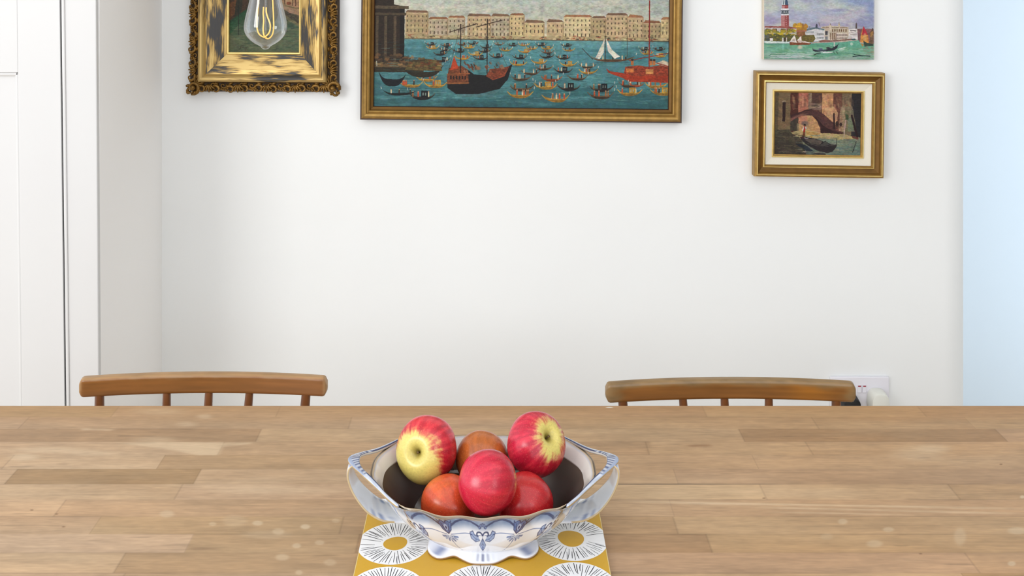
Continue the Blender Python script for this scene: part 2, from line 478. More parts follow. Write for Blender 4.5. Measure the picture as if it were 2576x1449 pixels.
def mitred_frame(name, hw0, hw1, z0, z1, prof, mats, parent, midx=None, smooth=False):
    """four mitred sides; prof = [(inset from the outer edge, stand-off from wall)], local y runs into the wall; UV u along, v across"""
    bm = bmesh.new(); uvl = bm.loops.layers.uv.new('UVMap')
    rings = []
    for o, h in prof:
        rings.append([bm.verts.new((x, -h, z)) for x, z in ((hw0 + o, z0 + o), (hw1 - o, z0 + o), (hw1 - o, z1 - o), (hw0 + o, z1 - o))])
    acc = 0
    for k in range(len(prof) - 1):
        st = math.hypot(prof[k + 1][0] - prof[k][0], prof[k + 1][1] - prof[k][1])
        for s in range(4):
            s2 = (s + 1) % 4
            f = bm.faces.new((rings[k][s], rings[k][s2], rings[k + 1][s2], rings[k + 1][s]))
            f.material_index = midx[k] if midx else 0
            ax = 0 if s in (0, 2) else 2
            for lp in f.loops:
                lp[uvl].uv = (lp.vert.co[ax] + s * 1.37, (acc if lp.vert in rings[k] else acc + st) + s * 0.31)
        acc += st
    bmesh.ops.recalc_face_normals(bm, faces=bm.faces)
    me = bpy.data.meshes.new(name); bm.to_mesh(me); bm.free()
    return link(name, me, mats, parent)


# ------------------------------------------------------------------ PICTURE 1: gilt frame with carved edge
def pic_canal():
    p = Painter(568, -2, 765, 142, 2.2, 2, 11); p.zoom(440, 0, 5.573)
    p.grad(-20, 800, [(0, (62, 52, 40)), (0.4, (52, 66, 48)), (0.55, (66, 86, 66)), (0.75, (92, 100, 76)), (1, (84, 92, 72))])
    p.mottle(300, 800, [(44, 76, 56), (112, 116, 88), (70, 92, 76)], 9, 4, 0.5)
    p.poly([(715, -10), (1020, -10), (985, 180), (720, 350)], (66, 48, 34), 1, 0.25)
    p.poly([(715, 60), (830, 40), (800, 250), (720, 310)], (104, 64, 36), 0.8, 0.3)
    p.poly([(715, -10), (800, -10), (790, 60), (715, 90)], (58, 44, 32), 0.9, 0.2)
    p.poly([(830, -10), (930, -10), (900, 230), (800, 290)], (40, 44, 34), 0.75, 0.25)
    p.poly([(720, 350), (985, 170), (1000, 210), (740, 420)], (32, 66, 44), 0.9, 0.2)
    p.poly([(1000, 170), (1010, 240), (745, 520), (725, 520), (725, 380)], (38, 78, 52), 0.75, 0.2)
    # right hand houses and quay
    p.poly([(1470, -10), (1830, -10), (1830, 170), (1560, 120), (1490, 80)], (148, 116, 88), 1, 0.18)
    for x in (1565, 1690, 1735): p.line([(x, -5), (x + 5, 118)], 14, (70, 48, 34), 0.85)
    p.rect(1585, 0, 1680, 70, (176, 138, 108), 0.8); p.ell(1635, 90, 35, 22, (120, 60, 36), 0.9)
    p.poly([(1490, 70), (1570, 110), (1830, 160), (1830, 275), (1640, 220), (1500, 150)], (150, 122, 98), 1, 0.12)
    p.poly([(1560, 118), (1830, 160), (1830, 180), (1600, 140)], (112, 98, 66), 0.9)
    p.poly([(1500, 165), (1650, 222), (1830, 280), (1830, 395), (1680, 320), (1520, 215)], (70, 64, 52), 1, 0.35)
    p.poly([(1520, 215), (1680, 320), (1830, 395), (1830, 430), (1640, 345), (1530, 250)], (112, 104, 76), 0.8, 0.2)
    p.strokes(150, (735, 1780), (400, 770), 110, 9, [(56, 84, 66), (112, 116, 90), (126, 120, 92), (48, 70, 56), (90, 104, 80)], 0.5)
    for y in range(400, 560, 26): p.strokes(2, (1540, 1720), (y, y + 20), 60, 11, [(52, 62, 54), (70, 72, 58)], 0.7)
    p.line([(862, 60), (862, 540)], 9, (30, 34, 28), 0.95); p.line([(862, 150), (850, 190), (868, 240)], 14, (28, 40, 32), 0.9)
    # painter's scribble
    p.line([(878, 700), (935, 690)], 5, (52, 44, 32), 0.9); p.line([(905, 695), (890, 735), (872, 740)], 5, (52, 44, 32), 0.9)
    p.line([(910, 725), (922, 712), (930, 728), (942, 712), (950, 728), (962, 714), (972, 728), (985, 716), (975, 750), (955, 765)], 4, (52, 44, 32), 0.9)
    p.line([(985, 716), (1000, 708), (1012, 718)], 4, (52, 44, 32), 0.9)
    return p


D1 = 2.515
s1 = D1 / F
fx0, fx1 = (463 - CX) * s1, (852 - CX) * s1
zb = CZ - (241 - CY) * s1; ztop = CZ - (-330 - CY) * s1
cx1 = (fx0 + fx1) / 2
pic1 = thing('framed_painting', 'canal painting in a rubbed gold frame with a carved scrolling outer edge', 'painting', (cx1, WD, zb), (0, math.radians(0.25), 0))
w1 = (fx1 - fx0) / 2; H1 = ztop - zb
ew = 31 * s1
# flat carrier of the carved edge and the carving itself
mb = 5 * s1
carve_base = mitred_frame('carved_border', -w1 + mb, w1 - mb, mb, H1 - mb, [(0, 0.0), (0, 0.012), (0.004, 0.022), (0.012, 0.026), (ew * 0.75, 0.026), (ew, 0.03)], [M['carvedbase']], pic1)
rnd = random.Random(5)
bm = bmesh.new()
def curl(cx, cz, r, rot, sgn, y=-0.026, tr=None):
    tr = tr or r * 0.30; pts = []; rad = []
    n = 15
    for k in range(n):
        t = k / (n - 1); a = rot + sgn * t * 3.6 * PI / 2 * 1.15; rr = r * (1 - 0.72 * t)
        pts.append((cx + math.cos(a) * rr, y - 0.007 * t, cz + math.sin(a) * rr)); rad.append(tr * (0.55 + 0.6 * math.sin(PI * min(1, t * 1.2 + 0.15))))
    tube(bm, pts, rad, 7)
def blob(cx, cz, rx, rz, ry, y=-0.026, rot=0):
    r = bmesh.ops.create_icosphere(bm, subdivisions=2, radius=1)
    ca, sa = math.cos(rot), math.sin(rot)
    for v in r['verts']:
        a, b = v.co.x * rx, v.co.z * rz
        v.co = Vector((cx + a * ca - b * sa, y + v.co.y * ry, cz + a * sa + b * ca))
def leafs(cx, cz, rot, ln, n=5):
    for k in range(n):
        a = rot + (k - (n - 1) / 2) * 0.42
        blob(cx + math.cos(a) * ln * 0.55, cz + math.sin(a) * ln * 0.55, ln * 0.5, ln * 0.14, 0.006, -0.028, a)
def border(xa, za, xb, zb_, outx, outz):
    L = math.hypot(xb - xa, zb_ - za); n = int(round(L / 0.0175)); ux, uz = (xb - xa) / L, (zb_ - za) / L
    for k in range(n):
        t = (k + 0.5) / n * L; x = xa + ux * t; z = za + uz * t
        ang = math.atan2(outz, outx); j = rnd.uniform(-0.0015, 0.0015)
        sg = 1 if k % 2 else -1
        if k % 4 == 1:
            leafs(x - outx * 0.010, z - outz * 0.010, ang, 0.021, 5)
            curl(x - outx * 0.007 + ux * 0.009, z - outz * 0.007 + uz * 0.009, 0.007, ang, 1)
        elif k % 4 == 3:
            for q in range(5): blob(x + ux * (q - 2) * 0.0048 + outx * (0.004 - abs(q - 2) * 0.0015), z + uz * (q - 2) * 0.0048 + outz * (0.004 - abs(q - 2) * 0.0015), 0.0034, 0.0034, 0.006, -0.027)
            curl(x - outx * 0.006, z - outz * 0.006, 0.008, ang + 2, -1)
        else:
            curl(x + outx * (0.003 + j) - ux * 0.001, z + outz * (0.003 + j) - uz * 0.001, 0.0120, ang + sg * 1.2, sg)
            blob(x + ux * sg * 0.011 + outx * 0.006, z + uz * sg * 0.011 + outz * 0.006, 0.005, 0.004, 0.006, -0.024, rnd.random() * 3)
            blob(x - outx * 0.011, z - outz * 0.011, 0.007, 0.004, 0.006, -0.026, ang + 1.57 + rnd.uniform(-.6, .6))
i_ = ew * 0.55
border(-w1 + 0.03, i_, w1 - 0.03, i_, 0, -1)
border(-w1 + 0.03, H1 - i_, w1 - 0.03, H1 - i_, 0, 1)
border(-w1 + i_, 0.035, -w1 + i_, H1 - 0.035, -1, 0)
border(w1 - i_, 0.035, w1 - i_, H1 - 0.035, 1, 0)
for sx in (-1, 1):
    for zc, sz in ((0.017, -1), (H1 - 0.017, 1)):
        xc = sx * (w1 - 0.017)
        curl(xc, zc, 0.017, math.atan2(sz, sx) + 0.5, 1, tr=0.0045); curl(xc + sx * 0.006, zc + sz * 0.009, 0.010, math.atan2(sz, sx), -1)
        leafs(xc - sx * 0.006, zc - sz * 0.006, math.atan2(-sz, -sx), 0.022, 5)
        blob(xc + sx * 0.012, zc + sz * 0.012, 0.006, 0.005, 0.007); blob(xc, zc, 0.007, 0.007, 0.009, -0.03)
        blob(xc + sx * 0.013, zc - sz * 0.004, 0.006, 0.004, 0.007); blob(xc - sx * 0.004, zc + sz * 0.013, 0.004, 0.006, 0.007)
obj('carving', bm, M['carved'], carve_base, smooth=True)
g0 = ew
pw = 75 * s1
mitred_frame('gilt_panel', -w1 + g0, w1 - g0, g0 + 1 * s1, H1 - g0,
             [(0, 0.022), (0, 0.034), (0.0012, 0.0385), (0.003, 0.0420), (0.0055, 0.0445), (0.008, 0.0455), (0.0105, 0.0453), (0.013, 0.0440), (0.0155, 0.0415), (0.018, 0.038), (0.020, 0.0355), (0.021, 0.0355), (0.03, 0.034), (0.045, 0.029), (0.060, 0.0235), (pw - 0.006, 0.021), (pw - 0.004, 0.0225), (pw - 0.001, 0.0215), (pw, 0.012)],
             [M['gilt'], M['goldlight'], M['giltridge']], pic1, [2] * 11 + [0, 0, 0, 0, 1, 1, 1], smooth=False)
im = pic_canal().done(0.5, 0.12, (0.9, 0.9, 0.86))
x_in = w1 - g0 - pw
picture_panel('canvas', im, -x_in - 0.002, g0 + pw - 0.001, x_in + 0.002, g0 + pw - 0.001 + 144 * s1, -0.014, pic1, zextra=H1 - g0 - pw + 0.003)


# ------------------------------------------------------------------ PICTURE 2: large harbour picture (a plain harbour of the same colours)
def pic_harbour():
    p = Painter(934, -2, 1692, 286, 1.45, 2, 21); p.zoom(0, 0, 1)
    R_ = p.rng
    p.grad(-2, 110, [(0, (196, 206, 200)), (0.45, (206, 206, 190)), (1, (218, 208, 180))])
    p.mottle(-2, 70, [(224, 218, 198), (170, 190, 196), (186, 192, 180)], 2.2, 5, 0.55)
    p.grad(110, 290, [(0, (112, 164, 170)), (0.25, (84, 142, 152)), (0.6, (70, 120, 126)), (1, (52, 98, 104))])
    p.mottle(108, 288, [(96, 160, 166), (48, 104, 112)], 14, 7, 0.45)
    # a plain row of waterside houses with pitched roofs
    x = 1014
    pal = [(214, 190, 142), (198, 178, 138), (224, 204, 160), (186, 164, 124), (206, 180, 140), (190, 176, 148)]
    roofs = [(150, 104, 74), (128, 100, 78), (168, 118, 84)]
    while x < 1694:
        w = R_.uniform(34, 74); top = R_.uniform(44, 66); c = pal[int(R_.integers(6))]; rc = roofs[int(R_.integers(3))]
        if R_.random() < 0.25: top -= 10
        p.rect(x, top, x + w, 108, c, 1, 0.05)
        p.poly([(x - 1, top), (x + 5, top - R_.uniform(5, 9)), (x + w - 5, top - 6), (x + w + 1, top)], rc, 1, 0.1)
        p.rect(x + w - 3, top + 1, x + w, 108, (150, 126, 90), 0.6)
        nr = int((100 - top) / 12); nc = max(3, int(w / 9))
        for r in range(nr):
            for k in range(nc):
                wx = x + (k + 0.5) * w / nc; wy = top + 6 + r * 12
                p.rect(wx - 1.3, wy, wx + 1.3, wy + (5 if r < nr - 1 else 8), (84, 70, 54), 0.9, 0)
        p.line([(x, top + 0.5), (x + w, top + 0.5)], 1.3, (236, 218, 176), 0.7)
        x += w + (0 if R_.random() < 0.75 else 6)
    p.rect(1014, 100, 1692, 109, (186, 168, 126), 1, 0.1)
    p.strokes(160, (1014, 1690), (99, 110), 5, 2.4, [(84, 66, 48), (226, 208, 166), (150, 70, 50), (60, 54, 48)], 0.8)
    p.line([(1014, 110), (1692, 110)], 2.5, (84, 76, 58), 0.8)
    # dark warehouse on a quay, left edge
    p.poly([(934, -2), (984, -2), (984, 22), (1010, 28), (1010, 176), (934, 180)], (46, 36, 28), 1, 0.25)
    p.rect(1000, 34, 1012, 172, (30, 25, 22), 1, 0.2)
    p.rect(934, 26, 1022, 34, (92, 78, 60), 1, 0.2); p.rect(934, 44, 1016, 50, (78, 66, 50), 1, 0.2)
    for xx in (938, 960, 984): p.rect(xx, 52, xx + 7, 172, (96, 82, 62), 0.8, 0.3)
    p.rect(934, 170, 1062, 186, (104, 84, 58), 1, 0.25); p.rect(934, 184, 1062, 196, (52, 46, 34), 1, 0.2)
    p.strokes(60, (936, 1058), (152, 178), 9, 5, [(120, 86, 54), (66, 52, 38), (150, 118, 78), (44, 38, 32)], 0.9)
    # water glints
    p.strokes(520, (940, 1690), (116, 272), 22, 1.2, [(128, 186, 188), (150, 200, 198), (52, 108, 116), (44, 100, 106)], 0.4)
    p.strokes(110, (940, 1690), (200, 272), 30, 1.5, [(156, 196, 190), (110, 160, 160), (36, 84, 90)], 0.4)
    def boat(x, y, w, h, col, rim=None, people=0, cab=None):
        fl = 1 if R_.random() < 0.5 else -1; ti = R_.normal(0, 0.05)
        us = np.linspace(-1, 1, 17)
        top_ = [(x + fl * u * w / 2, y + u * fl * ti * w / 2 - h * (0.95 * max(0, -u) ** 4 + 0.5 * max(0, u) ** 4) - h * 0.05) for u in us]
        bot_ = [(x + fl * u * w / 2 * 0.94, y + u * fl * ti * w / 2 + h * 0.5 * (1 - abs(u) ** 2.2) - h * (0.8 * max(0, -u) ** 4 + 0.4 * max(0, u) ** 4)) for u in us[::-1]]
        p.poly(top_ + bot_, col, 1, 0.25)
        p.line([top_[0], (top_[0][0] - fl * w * 0.01, top_[0][1] - h * 0.35)], 1.6, (206, 206, 196), 0.9)
        p.line([(x - w * 0.4, y + h * 0.6), (x + w * 0.4, y + h * 0.62)], 1.2, (36, 78, 84), 0.6)
        if rim: p.line([(x - w * 0.47, y - h * 0.6), (x - w * 0.34, y), (x + w * 0.34, y), (x + w * 0.47, y - h * 0.6)], 1.6, rim, 0.9)
        for _ in range(people):
            a = x + R_.uniform(-0.34, 0.34) * w; c = [(196, 84, 48), (222, 206, 170), (150, 100, 60), (60, 44, 36)][int(R_.integers(4))]
            p.line([(a, y - h * 0.1), (a, y - h * 0.1 - R_.uniform(5, 8) * (h / 12))], 3.0 * h / 12, c, 1)
            p.ell(a, y - h * 0.1 - 8.5 * h / 12, 1.3 * h / 12, 1.4 * h / 12, (190, 150, 116))
        if cab:
            p.rect(x - w * 0.02, y - h * 0.95, x + w * 0.22, y + h * 0.05, cab, 1, 0.2)
            p.rect(x + w * 0.03, y - h * 0.65, x + w * 0.07, y - h * 0.2, (150, 170, 160), 0.8); p.rect(x + w * 0.12, y - h * 0.65, x + w * 0.16, y - h * 0.2, (150, 170, 160), 0.8)
    # far and middle boats
    spots = []
    for _ in range(900):
        y = R_.uniform(120, 262); sc = 0.35 + (y - 118) / 145.0
        x = R_.uniform(1030, 1676)
        if y > 165 and 1095 < x < 1300: continue
        if x > 1500 and y > 150 and y < 222: continue
        if x < 1075 and y < 205: continue
        if 1440 < x < 1620 and 118 < y < 172: continue
        w = 46 * sc + 12; h = 11 * sc + 2
        if any(abs(x - a) < (w + b) * 0.45 and abs(y - c) < (h + e) * 0.55 for a, c, b, e in spots): continue
        spots.append((x, y, w, h))
    for x, y, w, h in sorted(spots, key=lambda t: t[1]):
        g = R_.random()
        if g < 0.45: boat(x, y, w, h, (30, 30, 32), (90, 84, 70), 3, (22, 24, 28))
        elif g < 0.72: boat(x, y, w, h, (150, 112, 48), (208, 168, 76), 5, (190, 146, 60) if R_.random() < .5 else None)
        elif g < 0.86: boat(x, y, w, h, (120, 58, 34), (168, 92, 52), 4)
        else: boat(x, y, w, h, (62, 48, 36), (120, 100, 74), 4)
    # laden barge on the left
    boat(1062, 196, 112, 26, (44, 40, 30)); p.poly([(1014, 190), (1024, 170), (1060, 160), (1100, 166), (1110, 192)], (96, 82, 48), 1, 0.3)
    p.strokes(50, (1020, 1100), (164, 190), 8, 4, [(136, 112, 66), (62, 52, 36), (110, 60, 36)], 0.8)
    boat(980, 216, 76, 34, (22, 26, 32)); boat(1000, 250, 92, 12, (24, 26, 26), None, 3)
    # broad dark two-masted coaster
    p.poly([(1122, 205), (1142, 190), (1176, 188), (1192, 200), (1240, 203), (1276, 180), (1290, 172), (1278, 212), (1258, 236), (1205, 250), (1146, 251), (1124, 236)], (26, 26, 28), 1, 0.2)
    p.poly([(1122, 206), (1128, 184), (1160, 178), (1176, 188), (1178, 224), (1124, 226)], (120, 66, 40), 1, 0.35)
    for k in range(6): p.rect(1130 + k * 7.4, 204, 1134 + k * 7.4, 213, (40, 28, 24), 1, 0)
    p.line([(1122, 224), (1178, 222)], 3, (150, 92, 54)); p.line([(1122, 200), (1180, 198)], 2.5, (150, 86, 50))
    p.poly([(1222, 204), (1232, 186), (1262, 182), (1282, 178), (1270, 204), (1240, 214)], (132, 64, 42), 1, 0.35)
    for xx, t in ((1156, 72), (1224, 58)): p.line([(xx, t), (xx + 1, 196)], 2.6, (44, 30, 24))
    p.line([(1128, 92), (1196, 70)], 2, (58, 40, 30)); p.line([(1196, 78), (1262, 60)], 2, (58, 40, 30)); p.line([(1156, 74), (1126, 190)], 0.9, (70, 56, 44), 0.7); p.line([(1225, 60), (1276, 178)], 0.9, (70, 56, 44), 0.7)
    p.poly([(1130, 190), (1140, 152), (1152, 186)], (186, 70, 40), 1, 0.15)
    p.poly([(1146, 251), (1205, 250), (1258, 238), (1252, 246), (1206, 258), (1150, 258)], (92, 128, 130), 0.6)
    p.strokes(30, (1158, 1264), (168, 190), 4, 4, [(110, 58, 38), (160, 110, 80), (60, 44, 36)], 0.9, 1.5)
    # cream sails mid right
    boat(1548, 158, 118, 12, (92, 66, 46), (130, 100, 70), 4)
    p.poly([(1526, 104), (1503, 154), (1514, 157), (1524, 140)], (226, 220, 204), 1, 0.1); p.poly([(1529, 102), (1534, 136), (1552, 156), (1566, 150), (1544, 132)], (232, 228, 214), 1, 0.1)
    p.line([(1527, 98), (1528, 160)], 1.8, (60, 44, 34))
    p.line([(1468, 130), (1496, 158)], 1.5, (58, 44, 34)); p.line([(1584, 100), (1584, 152)], 1.2, (70, 54, 42), 0.8)
    # red lighter on the right
    p.poly([(1530, 180), (1540, 188), (1600, 196), (1640, 190), (1690, 194), (1690, 216), (1590, 214), (1570, 204), (1536, 192)], (168, 58, 34), 1, 0.2)
    p.poly([(1576, 192), (1580, 176), (1612, 172), (1640, 176), (1690, 168), (1690, 198), (1600, 200)], (150, 62, 40), 1, 0.35)
    p.rect(1582, 180, 1602, 190, (206, 120, 66), 1, 0.2); p.rect(1632, 182, 1652, 194, (204, 140, 84), 1, 0.2)
    p.line([(1640, 6), (1641, 180)], 3, (140, 48, 42)); p.line([(1590, 160), (1690, 140)], 2, (140, 52, 46))
    p.poly([(1656, 168), (1676, 158), (1692, 164), (1692, 176)], (214, 196, 172), 1, 0.15); p.line([(1660, 166), (1690, 174)], 2.5, (150, 60, 44))
    for xx in (1594, 1642, 1650): p.rect(xx, 158, xx + 7, 172, (186, 116, 66), 1); p.ell(xx + 3.5, 158, 3.5, 3, (56, 46, 44))
    boat(1608, 223, 40, 9, (140, 62, 40), (176, 100, 60), 3)
    p.mottle(-2, 288, [(40, 50, 40)], 40, 60, 0.12)
    return p


D2 = 2.528; s2_ = D2 / F
w2 = 811 * s2_ / 2
pc2 = P(1310.5, 306.5, D2)
z2b = pc2.z
pic2 = thing('framed_painting', 'largest picture: harbour scene crowded with boats in a plain narrow gold frame', 'painting', (pc2.x, WD, z2b), (0, math.radians(0.62), 0))
H2 = 560 * s2_
mitred_frame('frame', -w2, w2, 0, H2, [(0, 0.001), (0, 0.026), (0.0025, 0.030), (0.004, 0.030), (0.006, 0.031), (0.010, 0.0345), (0.015, 0.0335), (0.0175, 0.0305), (0.020, 0.0315), (0.023, 0.0295), (0.0255, 0.024), (0.031, 0.020), (0.033, 0.012)],
             [M['darkwood'], M['gold'], M['bronze']], pic2, [0, 0, 0, 1, 1, 1, 1, 1, 1, 2, 2, 0])
im = pic_harbour().done(0.25, 0.10, (0.88, 0.87, 0.85))
ix = w2 - 0.031
picture_panel('canvas', im, -ix, 0.030, ix, 0.030 + 288 * s2_ * (2 * ix) / (758 * s2_), -0.0145, pic2, zextra=H2 - 0.03)


# ------------------------------------------------------------------ PICTURE 3: unframed lagoon canvas
def pic_lagoon():
    p = Painter(1921, -2, 2199, 152, 2.0, 2, 31); p.zoom(1880, 0, 6.779)
    p.grad(-20, 1040, [(0, (176, 190, 196)), (0.3, (176, 180, 194)), (0.46, (170, 166, 186)), (1, (120, 170, 150))])
    p.mottle(-20, 520, [(188, 204, 190), (162, 160, 184), (196, 192, 188), (172, 182, 202)], 3.5, 5, 0.75)
    p.ell(1880, 30, 260, 80, (134, 154, 190), 0.8, 0.6); p.ell(2130, 160, 90, 170, (138, 156, 192), 0.8, 0.6)
    p.ell(1140, 30, 190, 60, (160, 164, 184), 0.7, 0.6)
    p.strokes(14, (1350, 1560), (150, 200), 180, 26, [(150, 154, 184), (158, 160, 188)], 0.5, 0.15)
    p.ell(2050, 400, 190, 110, (140, 148, 184), 0.75, 0.5); p.strokes(40, (285, 2050), (10, 440), 120, 30, [(186, 196, 196), (168, 164, 188), (196, 194, 194), (160, 166, 192)], 0.3, 0.1)
    p.ell(1420, 110, 130, 60, (204, 212, 200), 0.7, 0.5); p.ell(1420, 340, 190, 70, (198, 192, 194), 0.7, 0.5); p.ell(900, 130, 140, 70, (196, 208, 196), 0.7, 0.5); p.ell(420, 150, 110, 80, (196, 206, 188), 0.6, 0.5)
    p.ell(1850, 250, 150, 60, (178, 178, 196), 0.6, 0.5); p.ell(400, 380, 130, 60, (160, 154, 184), 0.7, 0.5)
    # far shore
    p.poly([(1870, 500), (2150, 500), (2160, 760), (1880, 720)], (128, 92, 92), 1, 0.2)
    p.poly([(830, 540), (1000, 530), (1000, 740), (830, 740)], (134, 92, 56), 1, 0.25)
    p.poly([(1250, 470), (1400, 450), (1720, 470), (1720, 700), (1210, 720)], (196, 184, 160), 1, 0.1)
    for x0_, x1_ in ((1270, 1390), (1430, 1560), (1570, 1700)): p.rect(x0_, 478, x1_, 490, (120, 96, 76), 0.9)
    for k in range(7): p.rect(1440 + k * 38, 510, 1458 + k * 38, 555, (104, 74, 50), 0.9)
    for k in range(4): p.rect(1410 + k * 30, 570, 1426 + k * 30, 690, (112, 82, 60), 0.9)
    for y in (595, 650): p.rect(1510, y, 1700, y + 30, (126, 112, 100), 0.9); p.rect(1510, y - 14, 1700, y - 6, (234, 226, 210))
    for k in range(9): p.line([(1520 + k * 20, 600), (1520 + k * 20, 690)], 7, (226, 218, 204), 0.8)
    p.rect(1545, 420, 1575, 470, (206, 190, 160)); p.rect(1392, 430, 1420, 560, (214, 200, 176)); p.line([(1560, 395), (1560, 430)], 9, (150, 130, 104)); p.line([(1410, 418), (1410, 440)], 12, (120, 104, 86))
    # domed custom house, grey-white
    p.poly([(980, 510), (1150, 480), (1310, 505), (1310, 700), (1140, 720), (980, 600)], (212, 214, 210), 1, 0.08)
    p.poly([(970, 515), (1090, 485), (1180, 480), (1310, 510), (1300, 530), (1160, 505), (985, 545)], (96, 116, 122), 1, 0.12)
    for y in (580, 640): p.rect(1180, y, 1300, y + 34, (110, 118, 116), 0.9)
    for k in range(6): p.line([(1190 + k * 20, 570), (1190 + k * 20, 690)], 7, (226, 228, 222), 0.85)
    p.rect(1320, 540, 1366, 610, (70, 70, 76)); p.rect(1320, 630, 1366, 690, (120, 124, 124)); p.rect(1366, 530, 1390, 700, (196, 190, 176))
    p.rect(985, 545, 1130, 580, (150, 158, 158), 0.8)
    p.poly([(1156, 490), (1164, 430), (1175, 418), (1190, 440), (1192, 490)], (66, 72, 84)); p.line([(1215, 400), (1228, 450)], 14, (140, 130, 130))
    for x in (1025, 1055): p.line([(x, 462), (x, 488)], 8, (80, 84, 88))
    # right hand white palace
    p.poly([(1720, 510), (1870, 500), (1880, 690), (1720, 690)], (226, 222, 218), 1, 0.06); p.rect(1740, 525, 1855, 545, (112, 104, 104), 0.9); p.rect(1725, 566, 1870, 576, (120, 112, 112), 0.8); p.rect(1750, 590, 1860, 612, (150, 142, 140), 0.7)
    p.poly([(1838, 500), (1840, 420), (1852, 390), (1864, 420), (1866, 500)], (92, 80, 76)); p.poly([(1690, 680), (1740, 600), (1780, 640), (1780, 690)], (206, 200, 190), 0.9)
    # gold domes
    p.ell(810, 460, 42, 50, (190, 150, 52), 1, 0.1); p.ell(885, 470, 66, 66, (202, 160, 48), 1, 0.1, 0.2); p.ell(985, 465, 40, 44, (186, 134, 52), 1, 0.1); p.rect(790, 480, 1010, 530, (176, 132, 54), 1, 0.2)
    for x in (826, 905, 978): p.poly([(x - 12, 450), (x, 372 if x == 905 else 400), (x + 14, 450)], (182, 132, 60))
    p.ell(940, 450, 18, 40, (150, 104, 60), 0.8); p.poly([(830, 530), (1000, 528), (1000, 552), (830, 560)], (168, 106, 84), 1)
    # brick bell tower
    p.poly([(568, 270), (700, 270), (702, 470), (566, 470)], (150, 76, 74), 1, 0.1); p.poly([(568, 270), (632, 270), (630, 470), (566, 470)], (186, 128, 126), 1, 0.1)
    for k in range(5): p.ell(655, 300 + k * 34, 8, 9, (206, 160, 156), 0.9)
    p.rect(566, 255, 704, 276, (226, 224, 222)); p.rect(572, 188, 696, 258, (150, 158, 160), 1, 0.15); p.rect(568, 236, 700, 246, (62, 70, 74))
    for x in (590, 640, 670): p.rect(x, 196, x + 18, 232, (64, 76, 84))
    p.poly([(560, 186), (572, 158), (696, 158), (708, 186)], (222, 226, 224)); p.line([(560, 200), (704, 192)], 8, (58, 66, 70))
    p.rect(580, 100, 692, 160, (158, 78, 80), 1, 0.1); p.rect(580, 110, 630, 160, (184, 132, 130)); p.poly([(590, 100), (692, 100), (692, 112), (584, 112)], (122, 60, 62))
    p.poly([(584, 100), (612, -20), (660, -20), (694, 100)], (62, 88, 110), 1, 0.1); p.poly([(584, 100), (604, -20), (634, -20), (632, 100)], (196, 214, 212), 1)
    p.line([(606, 92), (618, -10)], 10, (52, 72, 90)); p.rect(560, 460, 700, 474, (206, 150, 140), 0.7)
    # left waterfront arcade
    p.poly([(285, 480), (830, 500), (830, 640), (285, 640)], (196, 190, 184), 1, 0.1)
    p.poly([(285, 462), (700, 462), (830, 490), (820, 502), (285, 486)], (150, 84, 76), 1, 0.15)
    for x in (300, 415, 560, 700): p.poly([(x, 520), (x + 15, 500), (x + 85, 505), (x + 90, 570), (x, 570)], (104, 86, 70), 1, 0.2)
    p.rect(660, 500, 690, 590, (140, 76, 70)); p.poly([(285, 600), (830, 600), (830, 720), (285, 720)], (90, 90, 48), 1, 0.35)
    p.strokes(60, (285, 790), (520, 610), 40, 26, [(214, 190, 40), (198, 170, 36), (150, 146, 44), (120, 124, 52)], 0.8, 0.3)
    p.strokes(60, (300, 840), (590, 690), 36, 22, [(96, 104, 48), (72, 78, 50), (150, 140, 50), (90, 84, 60)], 0.8, 0.2)
    p.rect(375, 668, 432, 712, (220, 220, 214)); p.rect(585, 655, 610, 720, (226, 222, 208)); p.rect(610, 655, 640, 720, (66, 56, 44)); p.rect(655, 655, 668, 720, (222, 218, 206))
    p.ell(330, 640, 40, 30, (84, 92, 96), 0.8, 0.3); p.ell(340, 690, 34, 24, (66, 76, 78), 0.8, 0.3)
    p.poly([(930, 620), (1130, 605), (1160, 670), (1110, 730), (920, 730)], (106, 96, 48), 1, 0.25)
    p.poly([(285, 715), (710, 725), (710, 750), (285, 750)], (206, 222, 214), 1, 0.1)
    # water
    p.grad(755, 1040, [(0, (96, 164, 134)), (0.4, (120, 176, 148)), (0.75, (136, 172, 156)), (1, (150, 168, 160))])
    p.mottle(755, 1040, [(104, 168, 120), (146, 184, 166), (84, 150, 120)], 6, 6, 0.6)
    p.poly([(1880, 690), (1900, 700), (1960, 830), (1400, 780), (1100, 760), (1120, 735)], (98, 168, 140), 0.95, 0.1)
    p.poly([(1090, 730), (1200, 722), (1480, 710), (1860, 680), (1880, 700), (1600, 730), (1230, 748), (1100, 752)], (176, 166, 152), 1, 0.15)
    p.poly([(1215, 712), (1290, 690), (1450, 700), (1780, 670), (1780, 690), (1450, 722), (1230, 735)], (128, 84, 72), 0.9, 0.2); p.ell(1805, 682, 40, 14, (66, 96, 96))
    p.strokes(170, (285, 2100), (770, 1010), 130, 12, [(92, 158, 128), (160, 196, 178), (76, 140, 112), (134, 184, 150), (116, 164, 116)], 0.6, 0.03)
    p.strokes(30, (300, 1000), (920, 1000), 240, 10, [(206, 214, 210), (176, 200, 190)], 0.7, 0.03)
    p.line([(360, 965), (410, 935), (640, 945)], 9, (72, 124, 92), 0.8); p.line([(285, 745), (290, 770), (700, 760)], 8, (72, 116, 96), 0.6)
    p.ell(600, 820, 20, 50, (140, 200, 180), 0.7, 0.4); p.ell(890, 820, 40, 30, (206, 204, 172), 0.9, 0.4); p.ell(1775, 760, 26, 24, (200, 216, 200), 0.8, 0.4)
